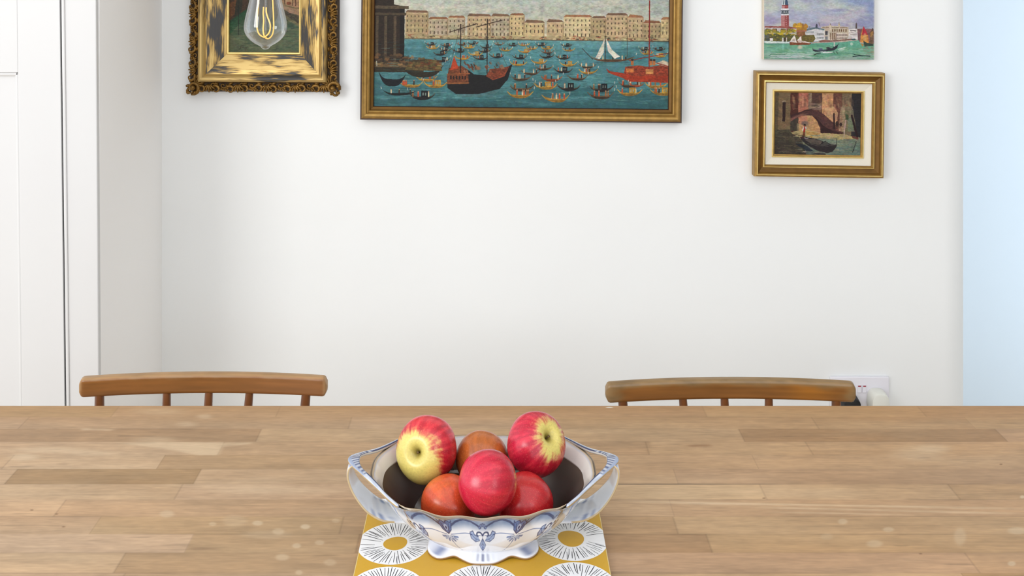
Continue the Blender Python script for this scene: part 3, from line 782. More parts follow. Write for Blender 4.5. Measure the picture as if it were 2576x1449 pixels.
    # boats
    p.poly([(715, 730), (1060, 735), (1085, 750), (1050, 775), (720, 785)], (124, 72, 46), 1, 0.2); p.poly([(960, 712), (1065, 735), (1060, 748), (930, 735)], (214, 206, 194))
    p.poly([(800, 610), (842, 745), (735, 735), (720, 720), (758, 660)], (222, 216, 206), 1, 0.1); p.poly([(765, 680), (806, 670), (806, 720), (760, 715)], (176, 160, 140), 0.7)
    p.poly([(912, 625), (922, 700), (842, 710), (850, 690)], (230, 222, 212)); p.line([(800, 610), (855, 748)], 6, (110, 84, 60)); p.poly([(850, 735), (880, 690), (960, 715), (900, 745)], (200, 186, 172))
    p.poly([(1102, 812), (1112, 845), (1170, 862), (1320, 856), (1440, 830), (1545, 770), (1530, 826), (1470, 868), (1330, 886), (1150, 896), (1108, 872)], (42, 48, 56), 1, 0.15)
    p.line([(1115, 852), (1200, 872), (1340, 866)], 6, (130, 150, 160), 0.8); p.line([(1540, 775), (1556, 755)], 8, (60, 60, 62)); p.ell(1245, 848, 36, 12, (88, 96, 120)); p.ell(1375, 830, 40, 16, (50, 54, 62)); p.line([(1440, 845), (1478, 800)], 16, (52, 58, 60))
    p.line([(1476, 800), (1482, 760)], 22, (196, 206, 190)); p.ell(1480, 742, 10, 12, (220, 214, 190))
    p.strokes(10, (1230, 1400), (896, 908), 60, 12, [(226, 232, 228)], 0.9); p.line([(1130, 950), (1180, 925), (1240, 915)], 16, (54, 66, 62), 0.9); p.line([(1465, 890), (1480, 925)], 12, (58, 90, 76), 0.8); p.line([(1510, 890), (1535, 920)], 14, (58, 90, 76), 0.8)
    p.strokes(12, (1540, 1620), (840, 880), 80, 8, [(206, 222, 212)], 0.8, -0.3)
    p.poly([(1975, 455), (2050, 600), (2070, 760), (1920, 730), (1930, 600)], (208, 142, 72), 1, 0.2); p.poly([(1975, 455), (2050, 600), (1990, 620), (1945, 600)], (182, 48, 62), 1, 0.15)
    p.ell(2000, 640, 30, 60, (220, 186, 120), 0.7, 0.4); p.poly([(2128, 490), (2150, 560), (2146, 780), (2080, 750), (2084, 560)], (106, 84, 64), 1, 0.25); p.line([(2128, 495), (2152, 590)], 12, (50, 42, 40)); p.poly([(2095, 560), (2140, 540), (2146, 600), (2090, 650)], (176, 130, 72), 0.8)
    p.poly([(1975, 700), (2040, 740), (2150, 762), (2145, 790), (1990, 806)], (52, 72, 62), 1, 0.2); p.poly([(1925, 740), (1985, 760), (1960, 810)], (180, 120, 60), 0.8)
    p.strokes(25, (1970, 2120), (810, 940), 60, 12, [(140, 136, 116), (124, 158, 140), (150, 120, 96)], 0.7)
    p.line([(1815, 938), (1860, 945), (2090, 966)], 12, (40, 60, 60)); p.line([(1800, 972), (1990, 955)], 13, (40, 60, 60))
    p.poly([(2140, -10), (2180, -10), (2180, 1040), (2140, 1040)], (220, 216, 206), 0.25)
    return p


D3 = WD - 0.018; s3 = D3 / F
c3 = P(2058.5, 150, D3)
pic3 = thing('canvas_painting', 'small unframed canvas of a lagoon with a red brick bell tower', 'painting', (c3.x, WD, c3.z), (0, math.radians(0.2), 0))
w3 = 281 * s3 / 2; H3 = 215 * s3
picture_panel('painted_canvas', pic_lagoon().done(0.32, 0.07, (0.93, 0.91, 0.92)), -w3 + 4 * s3, 0.0, w3, 154 * s3, -0.0182, pic3, zextra=H3, thick=0.001, edge_col=(220, 210, 196))
bm = bmesh.new(); box(bm, -w3 + 2 * s3, w3, -0.0175, -0.0005, 0.0, H3, 0.001); obj('stretcher', bm, M['canvasedge'], pic3)


# ------------------------------------------------------------------ PICTURE 4: small bridge painting with linen liner
def pic_bridge():
    p = Painter(1952, 230, 2168, 391, 2.2, 2, 41); p.zoom(1880, 170, 4.997)
    p.grad(300, 1100, [(0, (110, 84, 66)), (0.6, (150, 130, 96)), (0.75, (140, 136, 110)), (1, (92, 106, 96))])
    # background facades
    for x0_, x1_, c in ((555, 660, (84, 44, 34)), (655, 790, (184, 116, 92)), (780, 830, (150, 128, 108)), (820, 950, (92, 62, 54)), (950, 1100, (206, 156, 108)), (1090, 1210, (112, 72, 58)), (1200, 1330, (128, 112, 84)), (1320, 1440, (44, 42, 44))):
        p.rect(x0_, 300, x1_, 860, c, 1, 0.16)
    p.strokes(70, (560, 1330), (320, 480), 10, 24, [(196, 130, 104), (122, 84, 68), (214, 170, 122), (80, 56, 48), (160, 132, 104)], 0.35, 6)
    p.rect(700, 310, 720, 480, (216, 150, 122), 0.7); p.rect(820, 440, 940, 520, (150, 130, 112), 0.7, 0.2); p.line([(830, 470), (910, 475)], 12, (70, 54, 48), 0.7); p.line([(815, 490), (930, 484)], 10, (190, 160, 130), 0.7)
    p.poly([(1180, 480), (1240, 470), (1230, 800), (1160, 800)], (190, 166, 130), 0.7, 0.2); p.poly([(1330, 300), (1440, 300), (1440, 880), (1410, 860)], (42, 40, 42), 1, 0.2)
    p.poly([(1240, 480), (1330, 470), (1390, 800), (1250, 800)], (134, 128, 98), 0.8, 0.2); p.poly([(1245, 570), (1280, 580), (1290, 660), (1250, 640)], (60, 82, 52), 0.9)
    p.poly([(1270, 640), (1330, 600), (1350, 790), (1280, 800)], (120, 138, 112), 0.7, 0.2)
    p.poly([(960, 500), (1100, 480), (1150, 560), (1140, 740), (1060, 640)], (216, 172, 128), 0.8, 0.15)
    # under the arch
    p.poly([(660, 640), (760, 590), (870, 600), (940, 720), (940, 830), (640, 850), (640, 700)], (204, 158, 110), 1, 0.12)
    p.poly([(660, 640), (760, 600), (780, 700), (700, 720), (650, 700)], (198, 134, 108), 0.8, 0.2); p.ell(740, 700, 44, 34, (110, 98, 92), 0.7, 0.4)
    p.rect(560, 640, 660, 800, (70, 62, 52), 1, 0.2); p.rect(640, 700, 664, 830, (150, 130, 100), 0.8)
    # bridge
    p.poly([(550, 600), (660, 560), (740, 525), (820, 512), (900, 530), (970, 575), (1040, 640), (1110, 700), (1130, 780), (1230, 810), (1200, 826), (940, 820), (930, 760), (890, 670), (830, 600), (780, 592), (700, 598), (640, 630), (560, 680)], (92, 58, 54), 1, 0.16)
    p.poly([(835, 600), (900, 640), (960, 720), (1060, 780), (1220, 822), (935, 826), (938, 740), (890, 660)], (58, 32, 32), 1, 0.15)
    p.poly([(550, 600), (660, 560), (740, 525), (820, 512), (830, 530), (740, 545), (650, 585), (556, 625)], (66, 38, 36), 0.9)
    p.poly([(560, 640), (640, 600), (720, 572), (790, 576), (700, 598), (620, 640), (560, 676)], (146, 104, 88), 0.75)
    p.line([(590, 520), (760, 490)], 5, (170, 116, 92), 0.7); p.line([(970, 570), (975, 520)], 6, (150, 110, 84), 0.8); p.line([(1010, 610), (1010, 560)], 6, (150, 110, 84), 0.8)
    # left wall
    p.poly([(360, 300), (555, 300), (562, 860), (360, 900)], (124, 104, 74), 1, 0.12); p.poly([(360, 300), (410, 300), (400, 900), (360, 900)], (84, 72, 52), 0.7)
    p.poly([(450, 420), (470, 405), (498, 405), (500, 430), (455, 440)], (150, 138, 112), 0.8); p.rect(458, 430, 494, 680, (48, 28, 26), 1, 0.1); p.line([(452, 430), (450, 690)], 8, (140, 122, 92), 0.7)
    # water
    p.poly([(360, 790), (560, 780), (600, 860), (700, 900), (760, 1100), (360, 1100)], (76, 70, 54), 1, 0.25); p.poly([(360, 940), (700, 940), (760, 1100), (360, 1100)], (62, 54, 46), 0.8, 0.25)
    p.poly([(560, 820), (720, 780), (940, 820), (1220, 830), (1380, 870), (1440, 900), (1440, 1000), (1100, 950), (700, 900)], (196, 176, 120), 1, 0.12)
    p.poly([(760, 800), (940, 822), (900, 850), (760, 850)], (196, 154, 88), 0.9, 0.15)
    p.poly([(830, 890), (1140, 900), (1440, 890), (1440, 1100), (1000, 1100)], (124, 138, 118), 1, 0.15); p.poly([(1100, 1000), (1440, 960), (1440, 1100), (1040, 1100)], (104, 128, 116), 0.8, 0.15)
    p.strokes(90, (600, 1380), (850, 1090), 90, 12, [(164, 160, 124), (112, 134, 122), (150, 150, 116), (96, 112, 102)], 0.45)
    p.strokes(60, (365, 680), (830, 1090), 90, 14, [(92, 84, 62), (62, 56, 48), (108, 96, 72), (52, 46, 40)], 0.5)
    p.poly([(620, 960), (740, 970), (860, 1060), (760, 1050), (680, 1000)], (30, 38, 52), 0.85)
    # gondola
    p.poly([(684, 880), (720, 860), (780, 880), (860, 890), (960, 925), (1060, 965), (1130, 965), (1140, 985), (1090, 1060), (1030, 1078), (900, 1050), (780, 985), (700, 915)], (46, 40, 42), 1, 0.15)
    p.poly([(740, 905), (860, 895), (960, 930), (930, 975), (820, 960)], (98, 92, 80), 0.9, 0.15); p.poly([(990, 925), (1060, 962), (1000, 985), (930, 975)], (84, 84, 78), 0.8); p.line([(930, 975), (990, 925), (1060, 962)], 7, (30, 26, 28))
    p.line([(780, 960), (900, 985), (1030, 990), (1125, 965)], 6, (110, 104, 96), 0.7); p.line([(1130, 985), (1140, 890)], 6, (36, 32, 34)); p.line([(690, 880), (770, 885)], 16, (70, 36, 36)); p.strokes(6, (720, 770), (880, 900), 30, 8, [(190, 190, 190)], 0.8)
    p.ell(822, 870, 12, 14, (176, 140, 70)); p.poly([(800, 1075), (1000, 1080), (1010, 1100), (900, 1095)], (50, 50, 52), 0.8)
    # boatman
    p.line([(734, 800), (728, 850)], 26, (110, 64, 40)); p.line([(736, 745), (734, 800)], 24, (170, 44, 38)); p.line([(722, 750), (716, 790)], 14, (226, 220, 210)); p.line([(748, 750), (756, 770)], 12, (222, 214, 200)); p.ell(737, 722, 15, 14, (44, 32, 32)); p.ell(738, 734, 9, 8, (150, 100, 76))
    # mooring posts and people
    p.line([(1102, 570), (1106, 760)], 20, (48, 26, 28)); p.line([(1325, 590), (1395, 860)], 26, (44, 24, 26)); p.line([(1246, 655), (1230, 850)], 14, (206, 176, 160)); p.ell(1140, 700, 18, 40, (62, 44, 36)); p.ell(1186, 706, 18, 24, (60, 42, 36)); p.strokes(10, (1120, 1200), (720, 770), 20, 14, [(140, 116, 90), (66, 48, 40)], 0.8)
    p.poly([(1320, 850), (1410, 870), (1410, 900), (1340, 880)], (110, 64, 56)); p.line([(1225, 850), (1220, 900)], 10, (190, 176, 140), 0.7)
    # marks near the edges
    for k in range(6): p.line([(1388 - k * 8, 925 + k * 24), (1372 - k * 6, 935 + k * 24), (1384 - k * 8, 945 + k * 24)], 7, (40, 40, 42), 0.9)
    p.line([(430, 1070), (460, 1062), (480, 1074), (510, 1060), (550, 1062)], 5, (130, 116, 96), 0.7); p.strokes(6, (690, 740), (1060, 1070), 30, 7, [(226, 200, 180)], 0.9)
    return p


D4 = WD - 0.03; s4 = D4 / F
c4 = P(2063.5, 315, D4)
pic4 = thing('framed_painting', 'small painting of a gondola under an arched bridge, cream linen liner and gold frame', 'painting', (c4.x, WD, c4.z), (0, math.radians(0.85), 0))
w4 = 326 * s4 / 2; h4 = 265 * s4 / 2
mm = s4
mitred_frame('frame', -w4, w4, -h4, h4,
             [(0, 0.001), (0, 0.024), (1.5 * mm, 0.029), (5 * mm, 0.031), (7.5 * mm, 0.031), (9.5 * mm, 0.028), (12 * mm, 0.024), (19 * mm, 0.019), (22 * mm, 0.018), (23 * mm, 0.023), (25.5 * mm, 0.0235), (29 * mm, 0.019), (29.5 * mm, 0.012)],
             [M['gold'], M['goldlight'], M['bronze']], pic4, [0, 0, 0, 1, 0, 2, 2, 2, 1, 1, 0, 2])
lin = mitred_frame('linen_liner', -w4 + 29 * mm, w4 - 29 * mm, -h4 + 29 * mm, h4 - 29 * mm, [(0, 0.0165), (18.5 * mm, 0.0125), (19 * mm, 0.008)], [M['linen']], pic4)
mitred_frame('gilt_slip', -w4 + 47 * mm, w4 - 47 * mm, -h4 + 47 * mm, h4 - 47 * mm, [(0, 0.0125), (0.4 * mm, 0.0155), (3 * mm, 0.0155), (4 * mm, 0.0125), (7 * mm, 0.0115), (7.3 * mm, 0.007)], [M['goldlight'], M['gold']], pic4, [0, 0, 0, 1, 1])
picture_panel('canvas', pic_bridge().done(0.5, 0.14, (0.84, 0.82, 0.82)), -w4 + 53.5 * mm, -h4 + 53.5 * mm, w4 - 53.5 * mm, h4 - 53.5 * mm, -0.0095, pic4)


# ------------------------------------------------------------------ SOCKET with two plugs
DS = WD - 0.009
sp = DS / F
so = thing('wall_socket', 'white double wall socket with two red marked rocker switches', 'socket', P(2160, 988.5, WD))
bm = bmesh.new(); box(bm, -74 * sp, 74 * sp, -0.009, -0.0002, -43.5 * sp, 43.5 * sp, 0.0025, 3); obj('plate', bm, M['plastic'], so, True, 40)
zr = (988.5 - 976) * sp
for xo in (-2.2, 10.5):
    bm = bmesh.new(); box(bm, (xo - 4.6) * sp, (xo + 4.6) * sp, -0.0125, -0.006, zr - 7 * sp, zr + 12 * sp, 0.001)
    sw = obj('switch', bm, M['plastic'], so)
    bm = bmesh.new(); box(bm, (xo - 3.6) * sp, (xo + 3.6) * sp, -0.0129, -0.012, zr + 8.6 * sp, zr + 11.4 * sp)
    obj('switch_marker', bm, M['red'], sw)
def plug(name, label, px, py, w, h, m):
    t = thing(name, label, 'plug', P(px, py, WD - 0.0095))
    bm = bmesh.new(); prof = []
    n = 28
    for (yy, k) in ((0.0, 1.0), (-0.010, 1.0), (-0.030, 0.93), (-0.034, 0.88), (-0.035, 0.8)):
        ring = []
        for i in range(n):
            a = 2 * PI * i / n; ex = 2.0 / 3.4
            x = math.copysign(abs(math.cos(a)) ** ex, math.cos(a)) * w / 2 * k; z = math.copysign(abs(math.sin(a)) ** ex, math.sin(a)) * h / 2 * k
            if z > 0: x *= 1 - 0.18 * (z / (h / 2)) ** 2
            ring.append(bm.verts.new((x, yy, z)))
        prof.append(ring)
    for a, b in zip(prof, prof[1:]):
        for i in range(n): bm.faces.new((a[i], a[(i + 1) % n], b[(i + 1) % n], b[i]))
    bm.faces.new(prof[0]); bm.faces.new(prof[-1])
    obj('plug_body', bm, m, t, True, 45)
    bm = bmesh.new(); tube(bm, [(0, -0.014, -h / 2 + 0.004), (0, -0.014, -h / 2 - 0.03), (0.005, -0.012, -h / 2 - 0.12), (0.03, -0.012, 0.10 - t.location.z), (0.07, -0.02, 0.004 - t.location.z)], [0.0045, 0.004, 0.0032, 0.0032, 0.0032], 10)
    obj('cord', bm, m, t, True)
    return t
plug('plug', 'white plug in the wall socket, right of its switches', 2204, 1003, 0.047, 0.054, M['cream'])
plug('plug', 'black plug in the wall socket, mostly hidden behind the chair back', 2133, 1012, 0.047, 0.05, M['black'])


# ------------------------------------------------------------------ TABLE
TF, TB = 0.84, F * (CZ - TZ) / (1020 - CY)
TX0, TX1 = -1.02, 1.08
ST = 0.0396
def table_surface():
    xs = np.linspace(TX0, TX1, 1650)
    ds = np.concatenate([np.linspace(TB, 1.19, 430), np.linspace(1.186, TF, 70)])
    X, Dg = np.meshgrid(xs, ds)
    rng = np.random.default_rng(77)
    h, w = X.shape
    row = np.floor((TB - Dg) / ST + 1e-6).astype(int); nrow = row.max() + 1
    py = (CZ - TZ) * F / Dg + CY; px = X / Dg * F + CX
    base = np.zeros((h, w, 3))
    tones = np.array([(190, 158, 122), (197, 166, 131), (184, 150, 115), (200, 172, 138), (178, 144, 108), (193, 160, 120)], float)
    # joints (picture x) and tone shifts of the staves one can make out; the rest is drawn at random
    known = {0: [(290, -4), (700, 0), (1772, 2), (2318, 6)], 1: [(60, 3), (880, -1), (1300, 2), (2050, -3), (2440, -4)], 2: [(650, -9), (1865, 2), (2519, -14)],
             3: [(555, 4), (1629, -3), (2035, 1)], 4: [(20, 2), (405, 6), (1380, -9), (1900, 1)], 5: [(28, 3), (497, -15), (1700, 1)], 6: [(450, 5), (1150, 8), (1920, 8), (2400, 6)],
             7: [(150, 3), (1000, -1), (1690, 3)], 8: [(240, 0), (860, -4), (1700, -5)], 9: [(475, 5), (900, -7), (1785, -12)], 10: [(300, 4), (1500, -3), (2446, 3)]}
    for r in range(nrow):
        dmid = TB - (r + 0.5) * ST; m = row == r
        js = [((a - CX) / F * dmid, b) for a, b in known.get(r, [])]
        if not js:
            x = TX0 + rng.uniform(0.1, 0.4)
            while x < TX1: js.append((x, rng.normal(0, 6))); x += rng.uniform(0.25, 0.6)
        cuts = [-9] + [j[0] for j in js] + [9]; sh = [j[1] for j in js] + [rng.normal(0, 3)]
        rowt = 0
        for k in range(len(cuts) - 1):
            mm_ = m & (X >= cuts[k]) & (X < cuts[k + 1])
            t = np.array((190, 159, 126), float) + 1.35 * sh[k] * np.array([1, 1.05, 1.1]) + rng.normal(0, 2.0) * np.array([1, 1, 0.8]) + np.array([0, rng.normal(0, 0.5), rng.normal(0, 1.5)])
            off = rng.integers(0, 900)
            base[mm_] = t
        for c in cuts[1:-1]:
            jl = m & (np.abs(X - c) < 0.0012); base[jl] *= 0.93
    # long streaky grain, different in every stave
    g = vnoise(h, w, 190, 9, rng, 3); g2 = vnoise(h, w, 120, 22, rng, 4); g3 = vnoise(h, w, 16, 8, rng, 4); g4 = vnoise(h, w, 45, 60, rng, 3)
    g5 = vnoise(h, w, 30, 40, rng, 4); g6 = vnoise(h, w, 130, 190, rng, 2)
    base *= (1 + 0.05 * (g - 0.5) + 0.10 * (g2 - 0.5) + 0.13 * (g3 - 0.5) + 0.06 * (g4 - 0.5) + 0.10 * (g5 - 0.5) + 0.06 * (g6 - 0.5))[..., None]
    pk = vnoise(h, w, 12, 10, rng, 3)[..., None] - 0.5; base *= 1 + pk * np.array((0.03, -0.01, -0.05))
    # dark flecks
    fl = vnoise(h, w, 150, 36, rng, 2); base *= (1 - 0.09 * sstep(0.78, 0.9, fl))[..., None]
    pale = sstep(0.56, 0.8, vnoise(h, w, 9, 9, rng, 5)); base = base * (1 - 0.14 * pale[..., None]) + np.array((222, 202, 174)) * 0.14 * pale[..., None]
    # seams
    fr = (TB - Dg) / ST; dist = np.abs(fr - np.round(fr)) * ST
    sn = vnoise(h, w, 12, 14, rng, 2)
    base *= (1 - (0.03 + 0.11 * sstep(0.5, 0.75, sn)) * (1 - sstep(0.0004, 0.0013, dist)))[..., None]
    # the strip at the far edge is warmer and darker
    k = np.exp(-((TB - Dg) / 0.045) ** 2) * 0.9
    warm = np.array((176, 132, 84)); base = base * (1 - 0.55 * k[..., None]) + warm * 0.55 * k[..., None]
    # right side a touch warmer
    kr = sstep(900, 2300, px) * 0.85; base = base * (1 - kr[..., None]) + base * np.array((0.985, 0.945, 0.885)) * kr[..., None]
    # worn marks: pale rings, rubbed patches, pale heartwood flashes, dark cracks
    def spot(x, y, rx, ry, a, c=(220, 200, 172), soft=0.35):
        d = np.sqrt(((px - x) / rx) ** 2 + ((py - y) / ry) ** 2); mk = (1 - sstep(1 - soft, 1 + soft, d)) * a
        base[:] = base * (1 - mk[..., None]) + np.array(c) * mk[..., None]
    for x, y, rx, ry, a in ((648, 1316, 13, 6, .5), (768, 1325, 12, 6, .6), (700, 1337, 15, 8, .35), (746, 1373, 11, 6, .5), (804, 1365, 12, 6, .4), (710, 1402, 17, 8, .4), (830, 1415, 15, 8, .3), (535, 1318, 9, 5, .35), (752, 1440, 9, 6, .4), (420, 1293, 18, 9, .35), (590, 1310, 30, 14, .22), (670, 1345, 60, 10, .2), (845, 1310, 10, 5, .3),
                            (2120, 1312, 12, 7, .4), (2235, 1332, 14, 6, .4), (2200, 1368, 20, 9, .35), (2415, 1350, 15, 22, .3), (2560, 1335, 25, 9, .4), (2545, 1418, 10, 6, .5), (2080, 1350, 16, 8, .2), (2572, 1250, 6, 4, .7)): spot(x, y, rx, ry, a)
    for x, y, rx, ry, a in ((1020 + 0, 1060, 20, 8, .0), (515, 1048, 18, 6, .35), (470, 1067, 24, 6, .3), (400, 1035, 60, 8, .25), (60, 1150, 34, 8, .45), (120, 1132, 90, 7, .35), (230, 1140, 60, 6, .3), (700, 1235, 160, 10, .25), (2310, 1140, 60, 16, .3), (2350, 1127, 40, 10, .3), (390, 1107, 50, 8, .3)): spot(x, y, rx, ry, a, (226, 204, 174), 0.7)
    def wedge(pts, c, a):
        ins = np.zeros(px.shape, bool); n = len(pts)
        for q in range(n):
            xa, ya = pts[q]; xb, yb = pts[(q + 1) % n]
            if ya == yb: continue
            ins ^= ((ya > py) != (yb > py)) & (px < (xb - xa) * (py - ya) / (yb - ya) + xa)
        mk = ins.astype(float)
        for _ in range(3):
            mk = (mk + np.roll(mk, 1, 1) + np.roll(mk, -1, 1) + np.roll(mk, 2, 1) + np.roll(mk, -2, 1)) / 5; mk = (mk + np.roll(mk, 1, 0) + np.roll(mk, -1, 0)) / 3
        mk = mk * a * (0.55 + 0.9 * g5).clip(0, 1.1); base[:] = base * (1 - mk[..., None]) + np.array(c) * mk[..., None]
    wedge([(290, 1114), (640, 1113), (628, 1117), (560, 1124), (549, 1146), (500, 1146), (440, 1133), (330, 1118)], (222, 198, 166), 0.6)
    wedge([(203, 1078), (290, 1080), (280, 1083), (205, 1082)], (226, 200, 168), 0.6)
    wedge([(476, 1379), (590, 1380), (480, 1382)], (110, 84, 66), 0.6)
    wedge([(1630, 1110), (1634, 1143), (1626, 1112)], (96, 66, 40), 0.7)
    wedge([(1725, 1120), (1785, 1118), (1790, 1122), (1740, 1124)], (136, 96, 64), 0.6)
    # thin open seam right of the bowl
    ln = np.exp(-((py - 1218) / 1.2) ** 2) * (px > 1540) * (px < 2150) * 0.35 * sstep(0.35, 0.6, sn + 0.1); base *= (1 - ln)[..., None]
    # pale streaks right of the bowl: light striking the top, painted in
    for y0_, s_, a, xa, xb, th in ((1263, 0.018, .42, 1640, 2576, 3.0), (1275, 0.024, .36, 1850, 2576, 3.0), (1258, 0.03, .32, 1500, 1900, 3.5), (1287, 0.02, .3, 1880, 2310, 2.4), (1240, 0.0, .16, 1530, 2200, 14), (1200, 0.0, .12, 1530, 2000, 12)):
        yy = y0_ + (px - xa) * s_; mk = np.exp(-((py - yy) / th) ** 2) * sstep(xa, xa + 150, px) * (1 - sstep(xb - 120, xb + 60, px)) * a * (0.5 + g2)
        base[:] = base * (1 - mk[..., None]) + np.array((234, 210, 178)) * mk[..., None]
    spot(1533, 1025, 9, 1.4, .9, (240, 236, 228)); spot(1850, 1116, 0.1, 0.1, 0)
    for x, y in ((142, 1293), (160, 1325), (2518, 1168), (1922, 1253), (2316, 1393), (80, 1283)): spot(x, y, 4, 1.6, .55, (104, 74, 50))
    return xs, ds, np.clip(base * np.array((0.93, 0.922, 0.905)), 0, 255)


tbl = thing('dining_table', 'long dining table with a worn pale beech butcher-block top', 'table', (0, (TF + TB) / 2, 0))
xs, ds, base = table_surface()
X, Dg = np.meshgrid(xs, ds)
yc = (TF + TB) / 2
v = np.stack([X, Dg - yc, np.full_like(X, TZ)], -1)
edge = np.clip((TB - Dg) / 0.003, 0, 1); v[..., 2] -= 0.0016 * (1 - np.sqrt(1 - (1 - edge) ** 2 * 0.999))
v = v.reshape(-1, 3); q = grid_quads(len(ds), len(xs))[:, ::-1]; col = s2l(base).reshape(-1, 3)
b0 = len(v); yb_, yf_ = TB - yc, TF - yc
cor = [(TX0, yb_), (TX1, yb_), (TX1, yf_), (TX0, yf_)]
v2 = [(x, y, TZ - 0.0008) for x, y in cor] + [(x, y, TZ - 0.032) for x, y in cor]
q2 = [(b0 + k, b0 + 4 + k, b0 + 4 + (k + 1) % 4, b0 + (k + 1) % 4) for k in range(4)] + [(b0 + 7, b0 + 6, b0 + 5, b0 + 4)]
arr_obj('tabletop', np.concatenate([v, np.array(v2)]), np.concatenate([q, np.array(q2)]), M['table'], np.concatenate([col, np.tile(s2l((170, 128, 84)), (8, 1))]), tbl, smooth=False)
bm = bmesh.new()
ax, ay = 0.9, 0.3
for y in (-ay, ay): box(bm, TX0 + 0.1, TX1 - 0.1, y - 0.011, y + 0.011, TZ - 0.11, TZ - 0.032)
for x in (TX0 + 0.1, TX1 - 0.1): box(bm, x - 0.011, x + 0.011, -ay, ay, TZ - 0.11, TZ - 0.032)
obj('apron', bm, M['tableleg'], tbl)
for x in (TX0 + 0.1, TX1 - 0.1):
    for y in (-ay, ay):
        bm = bmesh.new(); r = bmesh.ops.create_cube(bm, size=1)
        for vv in r['verts']:
            k = 0.07 if vv.co.z > 0 else 0.05
            vv.co = Vector((x + vv.co.x * k, y + vv.co.y * k, (TZ - 0.0325) / 2 + vv.co.z * (TZ - 0.0325)))
        bmesh.ops.bevel(bm, geom=bm.edges[:], offset=0.004, segments=2, affect='EDGES')
        obj('leg', bm, M['tableleg'], tbl)


# ------------------------------------------------------------------ CHAIRS (plain stick-back kitchen chairs)
ZR = 0.749
def rail_mesh(name, parent, worn, seed):
    """curved top rail, rounded edges, rubbed paler along its edges"""
    L, Hh, T, sag = 0.419, 0.0325, 0.019, 0.0118
    rng = random.Random(seed)
    n = 140; sec = []
    rr = 0.006
    for (cx_, cz_, a0) in ((T / 2 - rr, Hh / 2 - rr, 0), (-T / 2 + rr, Hh / 2 - rr, 90), (-T / 2 + rr, -Hh / 2 + rr, 180), (T / 2 - rr, -Hh / 2 + rr, 270)):
        nseg = 5
        for k in range(nseg + 1):
            a = math.radians(a0 + 90 * k / nseg); sec.append((cx_ + rr * math.cos(a), cz_ + rr * math.sin(a)))
    # refine the faces of the section
    s2 = []
    for k in range(len(sec)):
        a = sec[k]; b = sec[(k + 1) % len(sec)]; d = math.hypot(b[0] - a[0], b[1] - a[1]); m_ = max(1, int(d / 0.003))
        for q_ in range(m_): s2.append((a[0] + (b[0] - a[0]) * q_ / m_, a[1] + (b[1] - a[1]) * q_ / m_))
    sec = s2; ns = len(sec)
    V = []; Cc = []
    for i in range(n + 1):
        t = -1 + 2 * i / n
        # rounded ends
        e = max(0.0, (abs(t) - (1 - 0.007 * 2 / L)) / (0.007 * 2 / L)); sh = 1 - 0.0072 * (1 - math.sqrt(max(0, 1 - e * e))) / (Hh / 2) * 1.0
        x = t * L / 2; y = sag * (1 - t * t) - sag
        ang = math.atan2(-sag * 2 * t, L / 2)
        crown = 0.0025 * (1 - t * t)
        for (a, b) in sec:
            hb = b * sh + (crown if b > 0 else crown * 0.6)
            aa = a * (1 - 0.25 * e)
            V.append((x - aa * math.sin(ang) * 1, y + aa * math.cos(ang), hb))
            d_top = Hh / 2 - b; d_bot = b + Hh / 2; d_end = (1 - abs(t)) * L / 2
            nn = mnoise.fractal(Vector((x * 22 + seed * 7.3, b * 60, a * 60)), 0.8, 2.0, 5)
            n2 = mnoise.fractal(Vector((x * 6 + seed * 3.1, b * 160, a * 100)), 0.8, 2.0, 4)
            if worn:
                w_ = 1 - sstep(0.003, 0.013, min(d_top, d_bot * 2.6 + 0.004, d_end * 0.36 + 0.001) + nn * 0.0045)
                if a > -0.004 and b > 0.01: w_ = max(w_, 0.75)
                basec = np.array((136, 89, 42)) * (1 + 0.15 * n2); pale = np.array((142, 114, 76)) * (1 + 0.14 * nn)
                basec = basec + np.array((24, 14, -4)) * math.exp(-((x - 0.135) / 0.035) ** 2) * (1 if b < 0.008 else 0)
            else:
                w_ = 0.9 * (1 - sstep(0.001, 0.006, min(d_top, d_end * 0.8) + nn * 0.002))
                if a > -0.004 and b > 0.012: w_ = max(w_, 0.6)
                basec = np.array((130, 84, 40)) * (1 + 0.12 * n2); pale = np.array((168, 134, 94)) * (1 + 0.08 * nn)
                k_ = sstep(-0.02, 0.2, x); basec = basec * (1 - 0.5 * k_) + np.array((154, 108, 76)) * 0.5 * k_
            Cc.append(s2l(basec * (1 - w_) + pale * w_))
    V = np.array(V); Cc = np.array(Cc)
    Q = grid_quads(n + 1, ns, wrap=True)
    # end caps
    b0_ = len(V); V = np.concatenate([V, [V[:ns].mean(0) + np.array((-0.0015, 0, 0)), V[-ns:].mean(0) + np.array((0.0015, 0, 0))]]); Cc = np.concatenate([Cc, [Cc[0], Cc[-1]]])
    caps = []
    for k in range(0, ns, 2):
        caps.append((b0_, (k + 2) % ns, (k + 1) % ns, k)); o_ = n * ns; caps.append((b0_ + 1, o_ + k, o_ + (k + 1) % ns, o_ + (k + 2) % ns))
    o = arr_obj(name, V, np.concatenate([Q, np.array(caps)]), M['chair'], Cc, parent)
    o.location = (0, 0, ZR - 0.0185)
    bm_ = bmesh.new(); bm_.from_mesh(o.data); bmesh.ops.recalc_face_normals(bm_, faces=bm_.faces); bm_.to_mesh(o.data); bm_.free()
    return o


